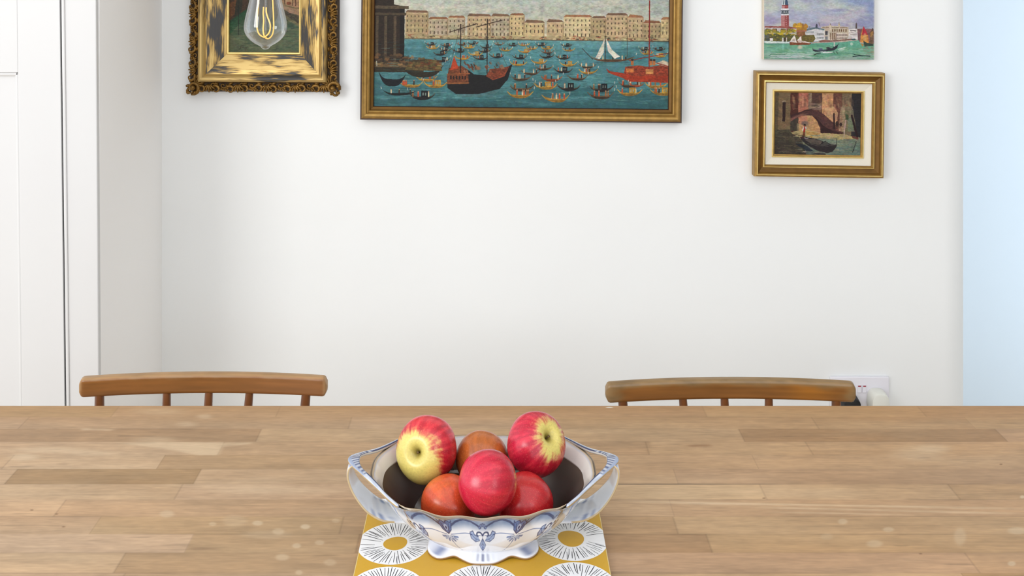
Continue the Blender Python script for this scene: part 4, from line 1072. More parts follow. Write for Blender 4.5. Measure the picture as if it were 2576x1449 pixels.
def make_chair(label, loc, rz, worn, xs_sp, seed):
    t = thing('dining_chair', label, 'chair', loc, (0, 0, rz), 'stick-back chairs tucked in at the far side of the table')
    rail_mesh('top_rail', t, worn, seed)
    SZ = 0.43
    for k, x in enumerate(xs_sp):
        outer = k in (0, len(xs_sp) - 1)
        yt = 0.0118 * (1 - (x / 0.2095) ** 2) - 0.0118
        xb = x * (0.90 if outer else 0.80); yb = yt - 0.055 if outer else yt - 0.06
        bm = bmesh.new(); pts = []; rad = []
        for i in range(13):
            u = i / 12; pts.append((x + (xb - x) * u, yt + (yb - yt) * u, ZR - 0.030 + (SZ - 0.006 - ZR + 0.030) * u))
            rr = 0.0072 if not outer else 0.0076
            rad.append(rr * (0.92 + 0.32 * math.sin(PI * min(1, u * 1.05))) if not outer else rr + 0.006 * u)
        tube(bm, pts, rad, 14)
        obj('spindle' if not outer else 'back_post', bm, M['spindle'], t, True, 50)
    # saddle seat
    n, m_ = 40, 26; V = []; Cc = []
    W2, Dp = 0.205, 0.38
    yseat = -0.04
    for side in (0, 1):
        for i in range(m_ + 1):
            for j in range(n + 1):
                u = -1 + 2 * j / n; vv = i / m_
                wx = W2 * (0.93 + 0.07 * math.sin(PI * vv)) * (1 - 0.05 * (1 - vv))
                x = u * wx; y = yseat - vv * Dp + 0.03 * (1 - u * u) * (1 - vv) - 0.012 * (u * u) * 0
                z = SZ - (0.008 * (math.exp(-((u - 0.4) / 0.35) ** 2) + math.exp(-((u + 0.4) / 0.35) ** 2)) * math.sin(PI * vv) if side == 0 else 0.03)
                V.append((x, y, z)); nn = mnoise.fractal(Vector((x * 8, y * 60, seed)), 0.8, 2, 4)
                Cc.append(s2l(np.array((150, 96, 44)) * (1 + 0.12 * nn)))
    k = (m_ + 1) * (n + 1)
    Q = list(grid_quads(m_ + 1, n + 1)) + [tuple(r[::-1]) for r in grid_quads(m_ + 1, n + 1, base=k)]
    rim = [j for j in range(n)] + [i * (n + 1) + n for i in range(m_)] + [m_ * (n + 1) + j for j in range(n, 0, -1)] + [i * (n + 1) for i in range(m_, 0, -1)]
    for a_, b_ in zip(rim, rim[1:] + rim[:1]): Q.append((a_, b_, b_ + k, a_ + k))
    so_ = arr_obj('seat', np.array(V), np.array(Q), M['chair'], np.array(Cc), t)
    bm = bmesh.new(); bm.from_mesh(so_.data); bmesh.ops.recalc_face_normals(bm, faces=bm.faces); bm.to_mesh(so_.data); bm.free()
    so_.data.set_sharp_from_angle(angle=math.radians(50))
    for sx in (-1, 1):
        for (ya, yb2) in ((yseat - 0.05, yseat + 0.03), (yseat - Dp + 0.05, yseat - Dp + 0.02)):
            bm = bmesh.new(); tube(bm, [(sx * 0.135 + (sx * 0.18 - sx * 0.135) * u, ya + (yb2 - ya) * u, SZ - 0.028 + (-SZ + 0.028) * u) for u in (0, .2, .4, .6, .8, 1)], [0.012, 0.015, 0.0165, 0.0155, 0.0135, 0.011], 14)
            obj('leg', bm, M['spindle'], t, True, 50)
        bm = bmesh.new(); tube(bm, [(sx * 0.162, yseat - 0.006, 0.175), (sx * 0.162, yseat - Dp / 2, 0.175), (sx * 0.162, yseat - Dp + 0.034, 0.175)], [0.006, 0.009, 0.006], 12); obj('stretcher', bm, M['spindle'], t, True)
    bm = bmesh.new(); tube(bm, [(-0.162, yseat - Dp / 2, 0.175), (0, yseat - Dp / 2, 0.175), (0.162, yseat - Dp / 2, 0.175)], [0.006, 0.009, 0.006], 12); obj('stretcher', bm, M['spindle'], t, True)
    return t


dL, dR = 1.772, 1.750
sL = dL / F; sR = dR / F
cL, cR = 517.0, 1833.5
make_chair('smoothly varnished brown stick-back chair tucked in nearest the white door', ((cL - CX) * sL, dL, 0), math.radians(0.5), False, [(x - cL) * sL * 0.985 for x in (252, 419, 526, 630, 776)], 3)
make_chair('worn stick-back chair with rubbed dull rail edges in front of the wall socket', ((cR - CX) * sR, dR, 0), math.radians(0.3), True, [(x - cR) * sR * 0.985 for x in (1560, 1715, 1822, 1935, 2104)], 8)


# ------------------------------------------------------------------ PLACEMAT
MT = 0.004
MZ = TZ + 0.0006
def placemat():
    x0, x1 = -0.164, 0.1345
    yf, yb = 1.146, 1.361
    V = []; Q = []; Cc = []
    Y = s2l((206, 160, 48)); Wt = s2l((240, 240, 240)); K = s2l((26, 26, 32)); S_ = s2l((190, 160, 96))
    zt = MZ + MT
    def ngon(pts, z, col):
        # triangle fan written as quads (fan pairs)
        b = len(V); c = np.mean(np.array(pts), 0)
        V.append((c[0], c[1], z)); Cc.append(col)
        for p in pts: V.append((p[0], p[1], z)); Cc.append(col)
        n = len(pts)
        for k in range(0, n, 2): Q.append((b, b + 1 + k, b + 1 + (k + 1) % n, b + 1 + (k + 2) % n))
    def clip(pts):
        return [(min(max(p[0], x0), x1), min(max(p[1], yf), yb)) for p in pts]
    b = len(V)
    for z in (MZ, zt):
        for p in ((x0, yf), (x1, yf), (x1, yb), (x0, yb)): V.append((p[0], p[1], z)); Cc.append(S_ if z == MZ else Y)
    Q.append((b + 4, b + 5, b + 6, b + 7)); Q.append((b + 3, b + 2, b + 1, b))
    for z in (MZ, zt - 0.0001):
        for p in ((x0, yf), (x1, yf), (x1, yb), (x0, yb)): V.append((p[0], p[1], z)); Cc.append(S_)
    for k in range(4): Q.append((b + 8 + k, b + 8 + (k + 1) % 4, b + 12 + (k + 1) % 4, b + 12 + k))
    rng = random.Random(12)
    # pale cut edge of the board
    for (xa, xb) in ((x0, x0 + 0.0008), (x1 - 0.0008, x1)):
        b = len(V)
        for p in ((xa, yf), (xb, yf), (xb, yb), (xa, yb)): V.append((p[0], p[1], zt + 0.00006)); Cc.append(s2l((226, 204, 140)))
        Q.append((b, b + 1, b + 2, b + 3))
    cols = (-0.1232, -0.0147, 0.0945); rows = (1.358, 1.2655, 1.1735)
    for ri, cy in enumerate(rows):
        for ci, cx_ in enumerate(cols):
            yo = (ci - 1) * 0.004
            c = (cx_, cy + yo); rad = 0.0443
            ph = [rng.uniform(0, 6.28) for _ in range(3)]
            def rr(a, r0, amp): return r0 * (1 + amp * math.sin(2 * a + ph[0]) + amp * 0.6 * math.sin(3 * a + ph[1]))
            n = 72
            ngon(clip([(c[0] + math.cos(2 * PI * k / n) * rr(2 * PI * k / n, rad, 0.012), c[1] + math.sin(2 * PI * k / n) * rr(2 * PI * k / n, rad, 0.012)) for k in range(n)]), zt + 0.00008, Wt)
            ro = (rng.uniform(-0.002, 0.002), rng.uniform(-0.002, 0.002)); rin = 0.0142 if ci != 2 else 0.0165
            nl = 62
            for k in range(nl):
                a = 2 * PI * (k + rng.uniform(-0.25, 0.25)) / nl; r_out = rad * rng.uniform(0.90, 0.985); r_in = rin * rng.uniform(1.12, 1.45) if k % 2 else rin * rng.uniform(1.5, 1.9)
                wv = rng.uniform(-0.03, 0.03); hw = rng.uniform(0.00028, 0.00055)
                pts = []
                for u in (0, 0.5, 1):
                    r = r_in + (r_out - r_in) * u; aa = a + wv * u + rng.uniform(-0.012, 0.012); pts.append((c[0] + ro[0] * (1 - u) + math.cos(aa) * r, c[1] + ro[1] * (1 - u) + math.sin(aa) * r))
                if any(p[0] < x0 or p[0] > x1 or p[1] < yf or p[1] > yb for p in pts): continue
                nx, ny = -math.sin(a) * hw, math.cos(a) * hw
                b = len(V)
                for q_, p in enumerate(pts):
                    f_ = (0.6, 1.0, 0.7)[q_]
                    V.append((p[0] + nx * f_, p[1] + ny * f_, zt + 0.00016)); V.append((p[0] - nx * f_, p[1] - ny * f_, zt + 0.00016)); Cc.append(K); Cc.append(K)
                Q.append((b, b + 1, b + 3, b + 2)); Q.append((b + 2, b + 3, b + 5, b + 4))
            if c[1] + 0.01 < yb:
                ngon(clip([(c[0] + ro[0] + math.cos(2 * PI * k / 48) * rr(2 * PI * k / 48, rin, 0.05), c[1] + ro[1] + math.sin(2 * PI * k / 48) * rr(2 * PI * k / 48, rin, 0.05)) for k in range(48)]), zt + 0.00022, Y)
    V = np.array(V); V[:, 1] -= 1.25
    o = arr_obj('placemat', V, np.array(Q), M['mat'], np.array(Cc), None, smooth=False)
    o.location = (0, 1.25, 0)
    bm = bmesh.new(); bm.from_mesh(o.data)
    for f in bm.faces:
        if abs(f.normal.z) > 0.9 and f.calc_center_median().z > MZ + 0.001 and f.normal.z < 0: f.normal_flip()
    bm.to_mesh(o.data); bm.free()
    return tag(o, 'mustard yellow placemat printed with white ray-edged discs under the bowl', 'placemat')
placemat()


# ------------------------------------------------------------------ FRUIT BOWL
BX, BY = (1216 - CX) / F * 1.278, 1.278
BZ = MZ + MT + 0.0003
def chaikin(p, it):
    for _ in range(it):
        q = []
        for k in range(len(p)):
            a = np.array(p[k]); b = np.array(p[(k + 1) % len(p)]); q += [a * 0.75 + b * 0.25, a * 0.25 + b * 0.75]
        p = q
    return np.array(p)
def resample(p, n):
    p = np.asarray(p); d = np.concatenate([p, p[:1]]); s = np.concatenate([[0], np.cumsum(np.linalg.norm(np.diff(d, axis=0), axis=1))])
    t = np.linspace(0, s[-1], n, endpoint=False)
    return np.stack([np.interp(t, s, d[:, k]) for k in range(p.shape[1])], 1), s[-1]
def sym(half):
    """half plan from the front middle (x=0,y<0) round the right to the right-most point -> whole closed outline starting at front middle"""
    r = list(half); back = [(x, -y) for x, y in reversed(half[:-1])]
    right = r + back
    left = [(-x, y) for x, y in reversed(right[1:-1])]
    return right + left
NB = 1500
top_plan, PER = resample(chaikin(sym([(0, -.0985), (.03, -.098), (.06, -.0965), (.090, -.0925), (.100, -.084), (.1290, -.043), (.1370, -.020), (.1375, 0)]), 3), NB)
# roll so that index 0 is the front middle
k0 = np.argmin(np.abs(top_plan[:, 0]) + (top_plan[:, 1] > 0) * 9); top_plan = np.roll(top_plan, -k0, 0)
if top_plan[5, 0] < 0: top_plan = np.roll(top_plan[::-1], 1, 0)
ang = np.arctan2(top_plan[:, 1] / 0.62, top_plan[:, 0])
bot_plan = np.stack([0.066 * np.cos(ang), 0.0485 * np.sin(ang)], 1)
s_arc = np.arange(NB) / NB * PER; s_arc = np.where(s_arc > PER / 2, s_arc - PER, s_arc)
zrim = 0.0775 + 0.0075 * sstep(0.02, 0.10, np.abs(top_plan[:, 0])) - 0.0006
# scalloped lip: lobes along front and back
fb = 1 - sstep(0.088, 0.110, np.abs(top_plan[:, 0]))
lobe = 0.0013 * np.cos(top_plan[:, 0] / 0.0485 * 2 * PI + PI) * fb
zrim = zrim + lobe
# small peaks at the corners
zrim = zrim + 0.0016 * np.exp(-((np.abs(top_plan[:, 0]) - 0.094) / 0.006) ** 2)
flute = 0.0012 * np.cos(top_plan[:, 0] / 0.0485 * 2 * PI) * fb
nrm = np.stack([np.roll(top_plan, -1, 0)[:, 1] - np.roll(top_plan, 1, 0)[:, 1], -(np.roll(top_plan, -1, 0)[:, 0] - np.roll(top_plan, 1, 0)[:, 0])], 1); nrm /= np.linalg.norm(nrm, axis=1, keepdims=True)

def bowl_art():
    """painted band: x = metres along the wall from front middle, y = 0 (lip) .. 1 (foot); drawn once and mirrored to the back"""
    SC_ = 6500.0; HH = 560
    p = Painter(-1000, 0, 1000, HH, 1.0, 1, 5); p.zoom(0, 0, 1)
    p.a[:] = (236, 238, 242)
    t = (np.arange(HH) - 78) / 306.0
    blue = np.array((84, 108, 146)); sh = (1 - sstep(0.10, 0.34, t))[:, None, None] * 0.9
    n = vnoise(HH, 2000, 6, 30, p.rng, 3)[..., None]
    p.a = p.a * (1 - sh * (0.65 + 0.5 * n).clip(0, 1)) + blue * (sh * (0.65 + 0.5 * n).clip(0, 1))
    sh2 = (sstep(0.3, 0.5, t) * (1 - sstep(0.5, 0.8, t)))[:, None, None] * 0.10
    p.a = p.a * (1 - sh2) + np.array((170, 186, 214)) * sh2
    K = (18, 28, 84); B = (58, 84, 144); LB = (122, 144, 188)
    def fan(cx, cy, r, w=1.0):
        for k in (-2, -1, 0, 1, 2): p.ell(cx + k * 13 * w, cy - 6 - (4 - k * k) * 5, 9 * w, 14, K, .9, .3); p.ell(cx + k * 13 * w, cy - 4 - (4 - k * k) * 5, 5 * w, 8, (120, 146, 190), .8, .3)
    def palmette(cx, cy, w=1.0):
        fan(cx, cy - 50, 20, w)
        for sg in (-1, 1):
            c = []
            for k in range(26):
                a = k / 25 * 3.9; r = 44 * (1 - 0.18 * a); c.append((cx + sg * w * (36 - r * math.cos(a) * 0.75), cy + 6 - r * math.sin(a) * 0.8))
            p.line(c, 11, K, 1, .3)
            lf = [(cx + sg * 26 * w, cy + 48), (cx + sg * 72 * w, cy + 62), (cx + sg * 108 * w, cy + 34), (cx + sg * 112 * w, cy - 8), (cx + sg * 84 * w, cy - 22), (cx + sg * 70 * w, cy + 10), (cx + sg * 40 * w, cy + 14)]
            p.poly(lf, LB, .75, .3); p.line(lf, 5, K, .9)
            p.line([(cx + sg * 30 * w, cy + 40), (cx + sg * 70 * w, cy + 34), (cx + sg * 100 * w, cy + 4)], 5, B, .9)
            p.line([(cx + sg * 50 * w, cy + 38), (cx + sg * 78 * w, cy + 52)], 4, B, .9); p.line([(cx + sg * 96 * w, cy + 10), (cx + sg * 120 * w, cy + 2)], 4, K, .8)
        lf = [(cx, cy + 30), (cx + 34 * w, cy + 90), (cx + 24 * w, cy + 120), (cx, cy + 152), (cx - 24 * w, cy + 120), (cx - 34 * w, cy + 90)]
        p.poly(lf, LB, .8, .3); p.line(lf + lf[:1], 5, K, .85); p.line([(cx, cy + 20), (cx, cy + 145)], 4, K, .9)
        for sg in (-1, 1): p.line([(cx, cy + 70), (cx + sg * 18 * w, cy + 100)], 4, B, .9); p.line([(cx, cy + 95), (cx + sg * 14 * w, cy + 122)], 4, B, .9)
    def flower(cx, cy):
        pts = [(cx - 58, cy - 84), (cx - 44, cy - 70), (cx - 22, cy - 92), (cx, cy - 72), (cx + 22, cy - 92), (cx + 44, cy - 70), (cx + 58, cy - 84), (cx + 36, cy - 20), (cx, cy + 8), (cx - 36, cy - 20)]
        p.poly(pts, (60, 84, 140), .85, .3); p.line(pts + pts[:1], 6, K, .95); p.ell(cx, cy - 40, 15, 22, (196, 208, 228), .8, .3); p.ell(cx, cy - 38, 7, 13, K, .9, .3)
        p.line([(cx - 30, cy - 64), (cx - 14, cy - 16)], 6, K); p.line([(cx + 30, cy - 64), (cx + 14, cy - 16)], 6, K)
        for k in range(-3, 4):
            a = PI / 2 + k * 0.42; p.line([(cx + 14 * math.cos(a), cy + 22 + 12 * math.sin(a)), (cx + 74 * math.cos(a), cy + 22 + 48 * math.sin(a))], 14, B if k % 2 else LB, .75, .4)
        for k in (-1, 0, 1): p.ell(cx + k * 20, cy + 26 + (4 if k else 12), 14, 12, (196, 208, 226), .9, .3); p.ell(cx + k * 20, cy + 26 + (4 if k else 12), 5, 4, B, .9)
        p.line([(cx, cy + 60), (cx + 2, cy + 110), (cx + 6, cy + 165)], 6, B, .8); p.line([(cx - 14, cy + 166), (cx + 6, cy + 160), (cx + 26, cy + 162)], 4, B, .7)
    xp_, xf_ = 0, 0.047 * SC_; xc_ = 0.0945 * SC_
    cy = 190
    for a, b in ((-xf_, 0), (0, xf_), (xf_, xc_), (-xc_, -xf_)):
        sgn = 1
        isl = abs(a) > abs(b); end0 = (b if isl else a); end1 = (a if isl else b)   # palmette end / flower end
        if abs(b) == xc_ or abs(a) == xc_: end0, end1 = (a, b) if abs(a) == xc_ else (b, a)
        c = [(end0 + (end1 - end0) * u, cy + float(np.interp(u, (0, .15, .3, .5, .7, .85, 1), (-40, -70, -86, -92, -80, -58, -22)))) for u in np.linspace(0.06, 0.93, 22)]
        p.line(c, 13, K, 1, .3)
        p.line([(a + 20, cy + 6), ((a + b) / 2, cy + 2), (b - 20, cy + 6)], 5, B, .8)
    palmette(0, cy); 
    for sg in (-1, 1):
        flower(sg * xf_, cy - 6); palmette(sg * (xc_ + 12), cy, 0.8)
        # stem sprays beside the handles
        x = sg * 0.135 * SC_
        p.line([(x, 60), (x + 4, 300)], 6, B, .8); fan(x, 120, 20)
        for k in range(5): p.ell(x + sg * (-30 + k * 16), 110 + k * 22, 20, 12, (92, 116, 168), .75, .4)
        p.line([(x - 40, 90), (x - 10, 150), (x + 30, 120), (x + 50, 60)], 9, K, .8)
    a = p.a.copy()
    # gilt lip
    return np.clip(a, 0, 255), SC_, HH
art, ASC, AH = bowl_art()
def gprof(u):
    b = 1 - (1 - u) ** 2.1
    return np.array((0.78 * b + 0.04 * u + 0.18 * u ** 6, 0.30 * b + 0.62 * u + 0.08 * u ** 6))
def bowl_body(parent):
    z0 = 0.0085; rows = 130
    V = []; Cc = []
    t = np.linspace(0, 1, rows)                           # 0 = lip, 1 = foot, outer side
    sf = np.where(top_plan[:, 1] <= 0, s_arc, np.where(s_arc > 0, PER / 2 - s_arc, -PER / 2 - s_arc))
    for tt in t:
        u = 1 - tt; g = gprof(u)
        fl = flute * sstep(0.25, 1.0, u)
        xy = bot_plan + (top_plan - bot_plan) * g + nrm * (fl + 0.0010 * sstep(0.93, 1, u))[:, None]
        z = z0 + (zrim - z0) * u ** 1.12
        V.append(np.column_stack([xy, z]))
        ix = np.clip((sf * ASC + 1000).astype(int), 2, 1997); iy = min(AH - 3, max(2, int(78 + tt * 306)))
        c = s2l(sum(art[iy + a_, ix + b_] for a_ in (-1, 0, 1) for b_ in (-2, -1, 0, 1, 2)) / 15)
        lipg = 0.7 * float(1 - sstep(0.012, 0.03, np.array(tt))); c = c * (1 - lipg) + s2l((176, 150, 104)) * lipg
        Cc.append(c)
    # lip and inner side
    th = 0.0034
    inner_t = [0.0, 0.004, 0.012] + list(np.linspace(0.03, 0.24, 24)) + list(np.linspace(0.26, 0.97, 36)) + [1.0]
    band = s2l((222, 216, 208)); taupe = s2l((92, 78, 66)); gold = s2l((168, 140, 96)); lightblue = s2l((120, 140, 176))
    for tt in inner_t:
        u = 1 - tt; g = gprof(u)
        off = th * (0.35 if tt == 0 else (0.75 if tt < 0.01 else 1.0))
        zi = z0 + 0.006 + (zrim - z0 - 0.006) * u ** 1.12
        xy = bot_plan * (0.9 if tt > .5 else 1.0) + (top_plan - bot_plan * (0.9 if tt > .5 else 1.0)) * g - nrm * off
        z = zi + (0.0006 if tt <= 0.004 else 0.0)
        V.append(np.column_stack([xy, z]))
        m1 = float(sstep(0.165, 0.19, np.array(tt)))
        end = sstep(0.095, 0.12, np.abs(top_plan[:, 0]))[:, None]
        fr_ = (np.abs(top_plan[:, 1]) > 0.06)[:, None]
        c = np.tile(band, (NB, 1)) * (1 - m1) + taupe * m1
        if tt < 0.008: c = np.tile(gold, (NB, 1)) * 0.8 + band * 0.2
        elif tt < 0.03: c = c * 0.6 + lightblue * 0.4
        # pale painted sprays inside
        if 0.36 < tt < 0.92:
            ray = np.exp(-((np.abs(top_plan[:, 0]) - 0.075 + 0.012 * math.sin(tt * 14)) / 0.0022) ** 2)[:, None] * 0.30
            c = c * (1 - ray) + band * 0.55 * ray
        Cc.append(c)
    V = np.array(V); nr = len(V)
    Vf = V.reshape(-1, 3); Cf = np.array(Cc).reshape(-1, 3)
    Q = grid_quads(nr, NB, wrap=True)
    # floor of the well and underside
    b = len(Vf); cin = V[-1].mean(0); cout = V[rows - 1].mean(0)
    extra = [cin]; Cx = [taupe]; caps = []
    for k in range(0, NB, 2): caps.append((b, (nr - 1) * NB + k, (nr - 1) * NB + k + 1, (nr - 1) * NB + (k + 2) % NB))
    Vf = np.concatenate([Vf, extra]); Cf = np.concatenate([Cf, Cx])
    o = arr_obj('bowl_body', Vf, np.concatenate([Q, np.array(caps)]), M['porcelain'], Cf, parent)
    fixn(o)
    return o
def fixn(o):
    bm = bmesh.new(); bm.from_mesh(o.data); bmesh.ops.recalc_face_normals(bm, faces=bm.faces); bm.to_mesh(o.data); bm.free()

def bowl_foot(parent):
    N = 400
    plan, per = resample(chaikin(sym([(0, -.0600), (.014, -.0590), (.024, -.0520), (.033, -.0470), (.042, -.0475), (.052, -.0500), (.061, -.0445), (.0675, -.033), (.067, -.018), (.0655, -.008), (.065, 0)]), 2), N)
    k0 = np.argmin(np.abs(plan[:, 0]) + (plan[:, 1] > 0) * 9); plan = np.roll(plan, -k0, 0)
    ang = np.arctan2(plan[:, 1] / 0.75, plan[:, 0]); neck = np.stack([0.0645 * np.cos(ang), 0.0475 * np.sin(ang)], 1)
    arch = np.exp(-((np.abs(plan[:, 0]) - 0.034) / 0.008) ** 2) * 0.0022
    V = []; Cc = []; W = s2l((234, 236, 242)); Bl = s2l((84, 106, 156)); G = s2l((150, 116, 72)); K = s2l((40, 54, 110))
    prof = [(0.0, 0.0100), (0.1, 0.0086), (0.3, 0.0074), (0.55, 0.0060), (0.8, 0.0044), (0.95, 0.0030), (1.0, 0.0016), (0.985, 0.0), (0.90, 0.0), (0.8, 0.003), (0.1, 0.006)]
    for k, (f, z) in enumerate(prof):
        xy = neck + (plan - neck) * f
        V.append(np.column_stack([xy, z + arch * (1 if k >= 5 else f * 0.6)]))
        c = np.tile(W, (N, 1))
        if 6 <= k <= 7: c = np.tile(G, (N, 1))
        cor = np.exp(-((np.abs(plan[:, 0]) - 0.058) / 0.007) ** 2)[:, None] * (0.75 if 2 <= k <= 4 else 0.0); c = c * (1 - cor) + Bl * cor
        mid = np.exp(-(plan[:, 0] / 0.009) ** 2)[:, None] * (0.8 if 2 <= k <= 4 else 0.0) * (0.5 + 0.5 * np.cos(plan[:, 0] * 900))[:, None]; c = c * (1 - mid) + K * mid
        Cc.append(c)
    o = arr_obj('foot', np.array(V).reshape(-1, 3), grid_quads(len(prof), N, wrap=True), M['porcelain'], np.array(Cc).reshape(-1, 3), parent); fixn(o)
    return o

def ribbon(name, pts, widths, wdirs, th, colf, parent):
    """flat strap: pts centre line, wdirs across direction, thickness th; rounded section; colf(u, v, side) -> srgb"""
    pts = np.array(pts); n = len(pts); V = []; Cc = []
    ns = 26
    for i in range(n):
        tdir = pts[min(i + 1, n - 1)] - pts[max(i - 1, 0)]; tdir /= np.linalg.norm(tdir)
        w = np.array(wdirs[i]); w = w - tdir * w.dot(tdir); w /= np.linalg.norm(w); nn = np.cross(tdir, w)
        for k in range(ns):
            a = 2 * PI * k / ns; ca, sa = math.cos(a), math.sin(a)
            x = math.copysign(abs(ca) ** 0.75, ca) * widths[i] / 2; y = math.copysign(abs(sa) ** 0.6, sa) * th / 2
            V.append(pts[i] + (w * x + nn * y) * (0.02 if i in (0, n - 1) else 1.0)); Cc.append(s2l(colf(i / (n - 1), ca, sa)))
    Q = grid_quads(n, ns, wrap=True)
    return np.array(V), Q, np.array(Cc)
def catmull(P_, m):
    P_ = [np.array(p, float) for p in P_]; P_ = [2 * P_[0] - P_[1]] + P_ + [2 * P_[-1] - P_[-2]]; out = []
    for k in range(1, len(P_) - 2):
        for t in np.linspace(0, 1, m, endpoint=False):
            a, b, c, d = P_[k - 1:k + 3]; out.append(0.5 * ((2 * b) + (-a + c) * t + (2 * a - 5 * b + 4 * c - d) * t * t + (-a + 3 * b - 3 * c + d) * t ** 3))
    out.append(P_[-2]); return out
def bowl_handle(sx, parent):
    Vs, Qs, Cs = [], [], []
    def addr(r):
        b = sum(len(v) for v in Vs); Vs.append(r[0]); Qs.append(r[1] + b); Cs.append(r[2])
    # top strap: front corner -> tip -> back corner
    ctl = [(sx * .0965, -.0868, .0838), (sx * .112, -.0674, .0850), (sx * .133, -.0385, .0880), (sx * .1530, -.0160, .0930), (sx * .1595, 0, .0955), (sx * .1530, .0160, .0930), (sx * .133, .0385, .0880), (sx * .112, .0674, .0850), (sx * .0965, .0868, .0838)]
    pts = catmull(ctl, 16); n = len(pts)
    wd = []; wdir = []
    for i, p in enumerate(pts):
        u = abs(i / (n - 1) - 0.5) * 2
        wd.append(0.0042 + 0.0030 * (1 - sstep(0.4, 0.75, np.array(u))) + 0.0080 * (1 - sstep(0.0, 0.36, np.array(u))))
        t = pts[min(i + 1, n - 1)] - pts[max(i - 1, 0)]
        up = np.array((sx * 0.10, 0, 1.0)); wdir.append(np.cross(up, t))
    def colf(u, ca, sa):
        k = abs(u - 0.5) * 2; inner = ca * sx > 0
        bl = np.array((86, 104, 140)); wh = np.array((224, 226, 230)); dk = np.array((24, 32, 76))
        if abs(ca) > 0.95: return (178, 154, 112) if not inner else (200, 196, 186)
        if k < 0.40:
            f = (0.5 + 0.5 * math.sin(u * 205 + 0.8 * math.sin(u * 60))) ** 0.7; c = wh * f * 0.85 + bl * (1 - f) + (dk - bl) * 0.55 * (1 - f)
            if not inner and abs(ca) > 0.35: c = bl * 0.55 + wh * 0.45
            if inner and abs(ca) > 0.8: c = c * 0.5 + dk * 0.5
            return c
        if inner and abs(ca) > 0.25: return dk * 0.75 + bl * 0.25
        f = 0.5 + 0.5 * math.sin(u * 60 + ca * 3); return wh * (0.8 - 0.15 * f) + bl * (0.2 + 0.15 * f)
    addr(ribbon('', pts, wd, wdir, 0.0040, colf, None))
    # lower strap: tip -> down and back to the body
    ctl = [(sx * .1590, 0, .0945), (sx * .1640, 0, .0895), (sx * .1645, 0, .079), (sx * .1590, 0, .064), (sx * .1480, 0, .049), (sx * .1350, 0, .0375), (sx * .1160, 0, .0285), (sx * .085, 0, .022)]
    pts = catmull(ctl, 12); n = len(pts)
    wd = [0.0300 + 0.006 * math.sin(PI * i / (n - 1)) + 0.010 * float(sstep(0.35, 0.7, np.array(i / (n - 1)))) - 0.016 * float(sstep(0.8, 1.0, np.array(i / (n - 1)))) for i in range(n)]
    def colg(u, ca, sa):
        if abs(ca) > 0.96 and u < 0.9: return (190, 168, 128)
        wh = np.array((230, 232, 234)); k = math.exp(-((u - 0.05) / 0.05) ** 2) * 0.7
        k2 = math.exp(-((u - 0.78) / 0.10) ** 2) * (0.55 if abs(ca) > 0.5 else 0.1) * (0.5 + 0.5 * math.sin(u * 70 + ca * 6))
        k = max(k, k2); return wh * (1 - k) + np.array((70, 92, 146)) * k
    addr(ribbon('', pts, wd, [(0, 1, 0)] * n, 0.0045, colg, None))
    o = arr_obj('handle', np.concatenate(Vs), np.concatenate(Qs), M['porcelain'], np.concatenate(Cs), parent); fixn(o)
    return o
bowl = thing('fruit_bowl', 'blue and white porcelain bowl with pierced handles standing on the yellow placemat', 'bowl', (BX, BY - 0.003, BZ))
bowl_body(bowl); bowl_foot(bowl); bowl_handle(-1, bowl); bowl_handle(1, bowl)


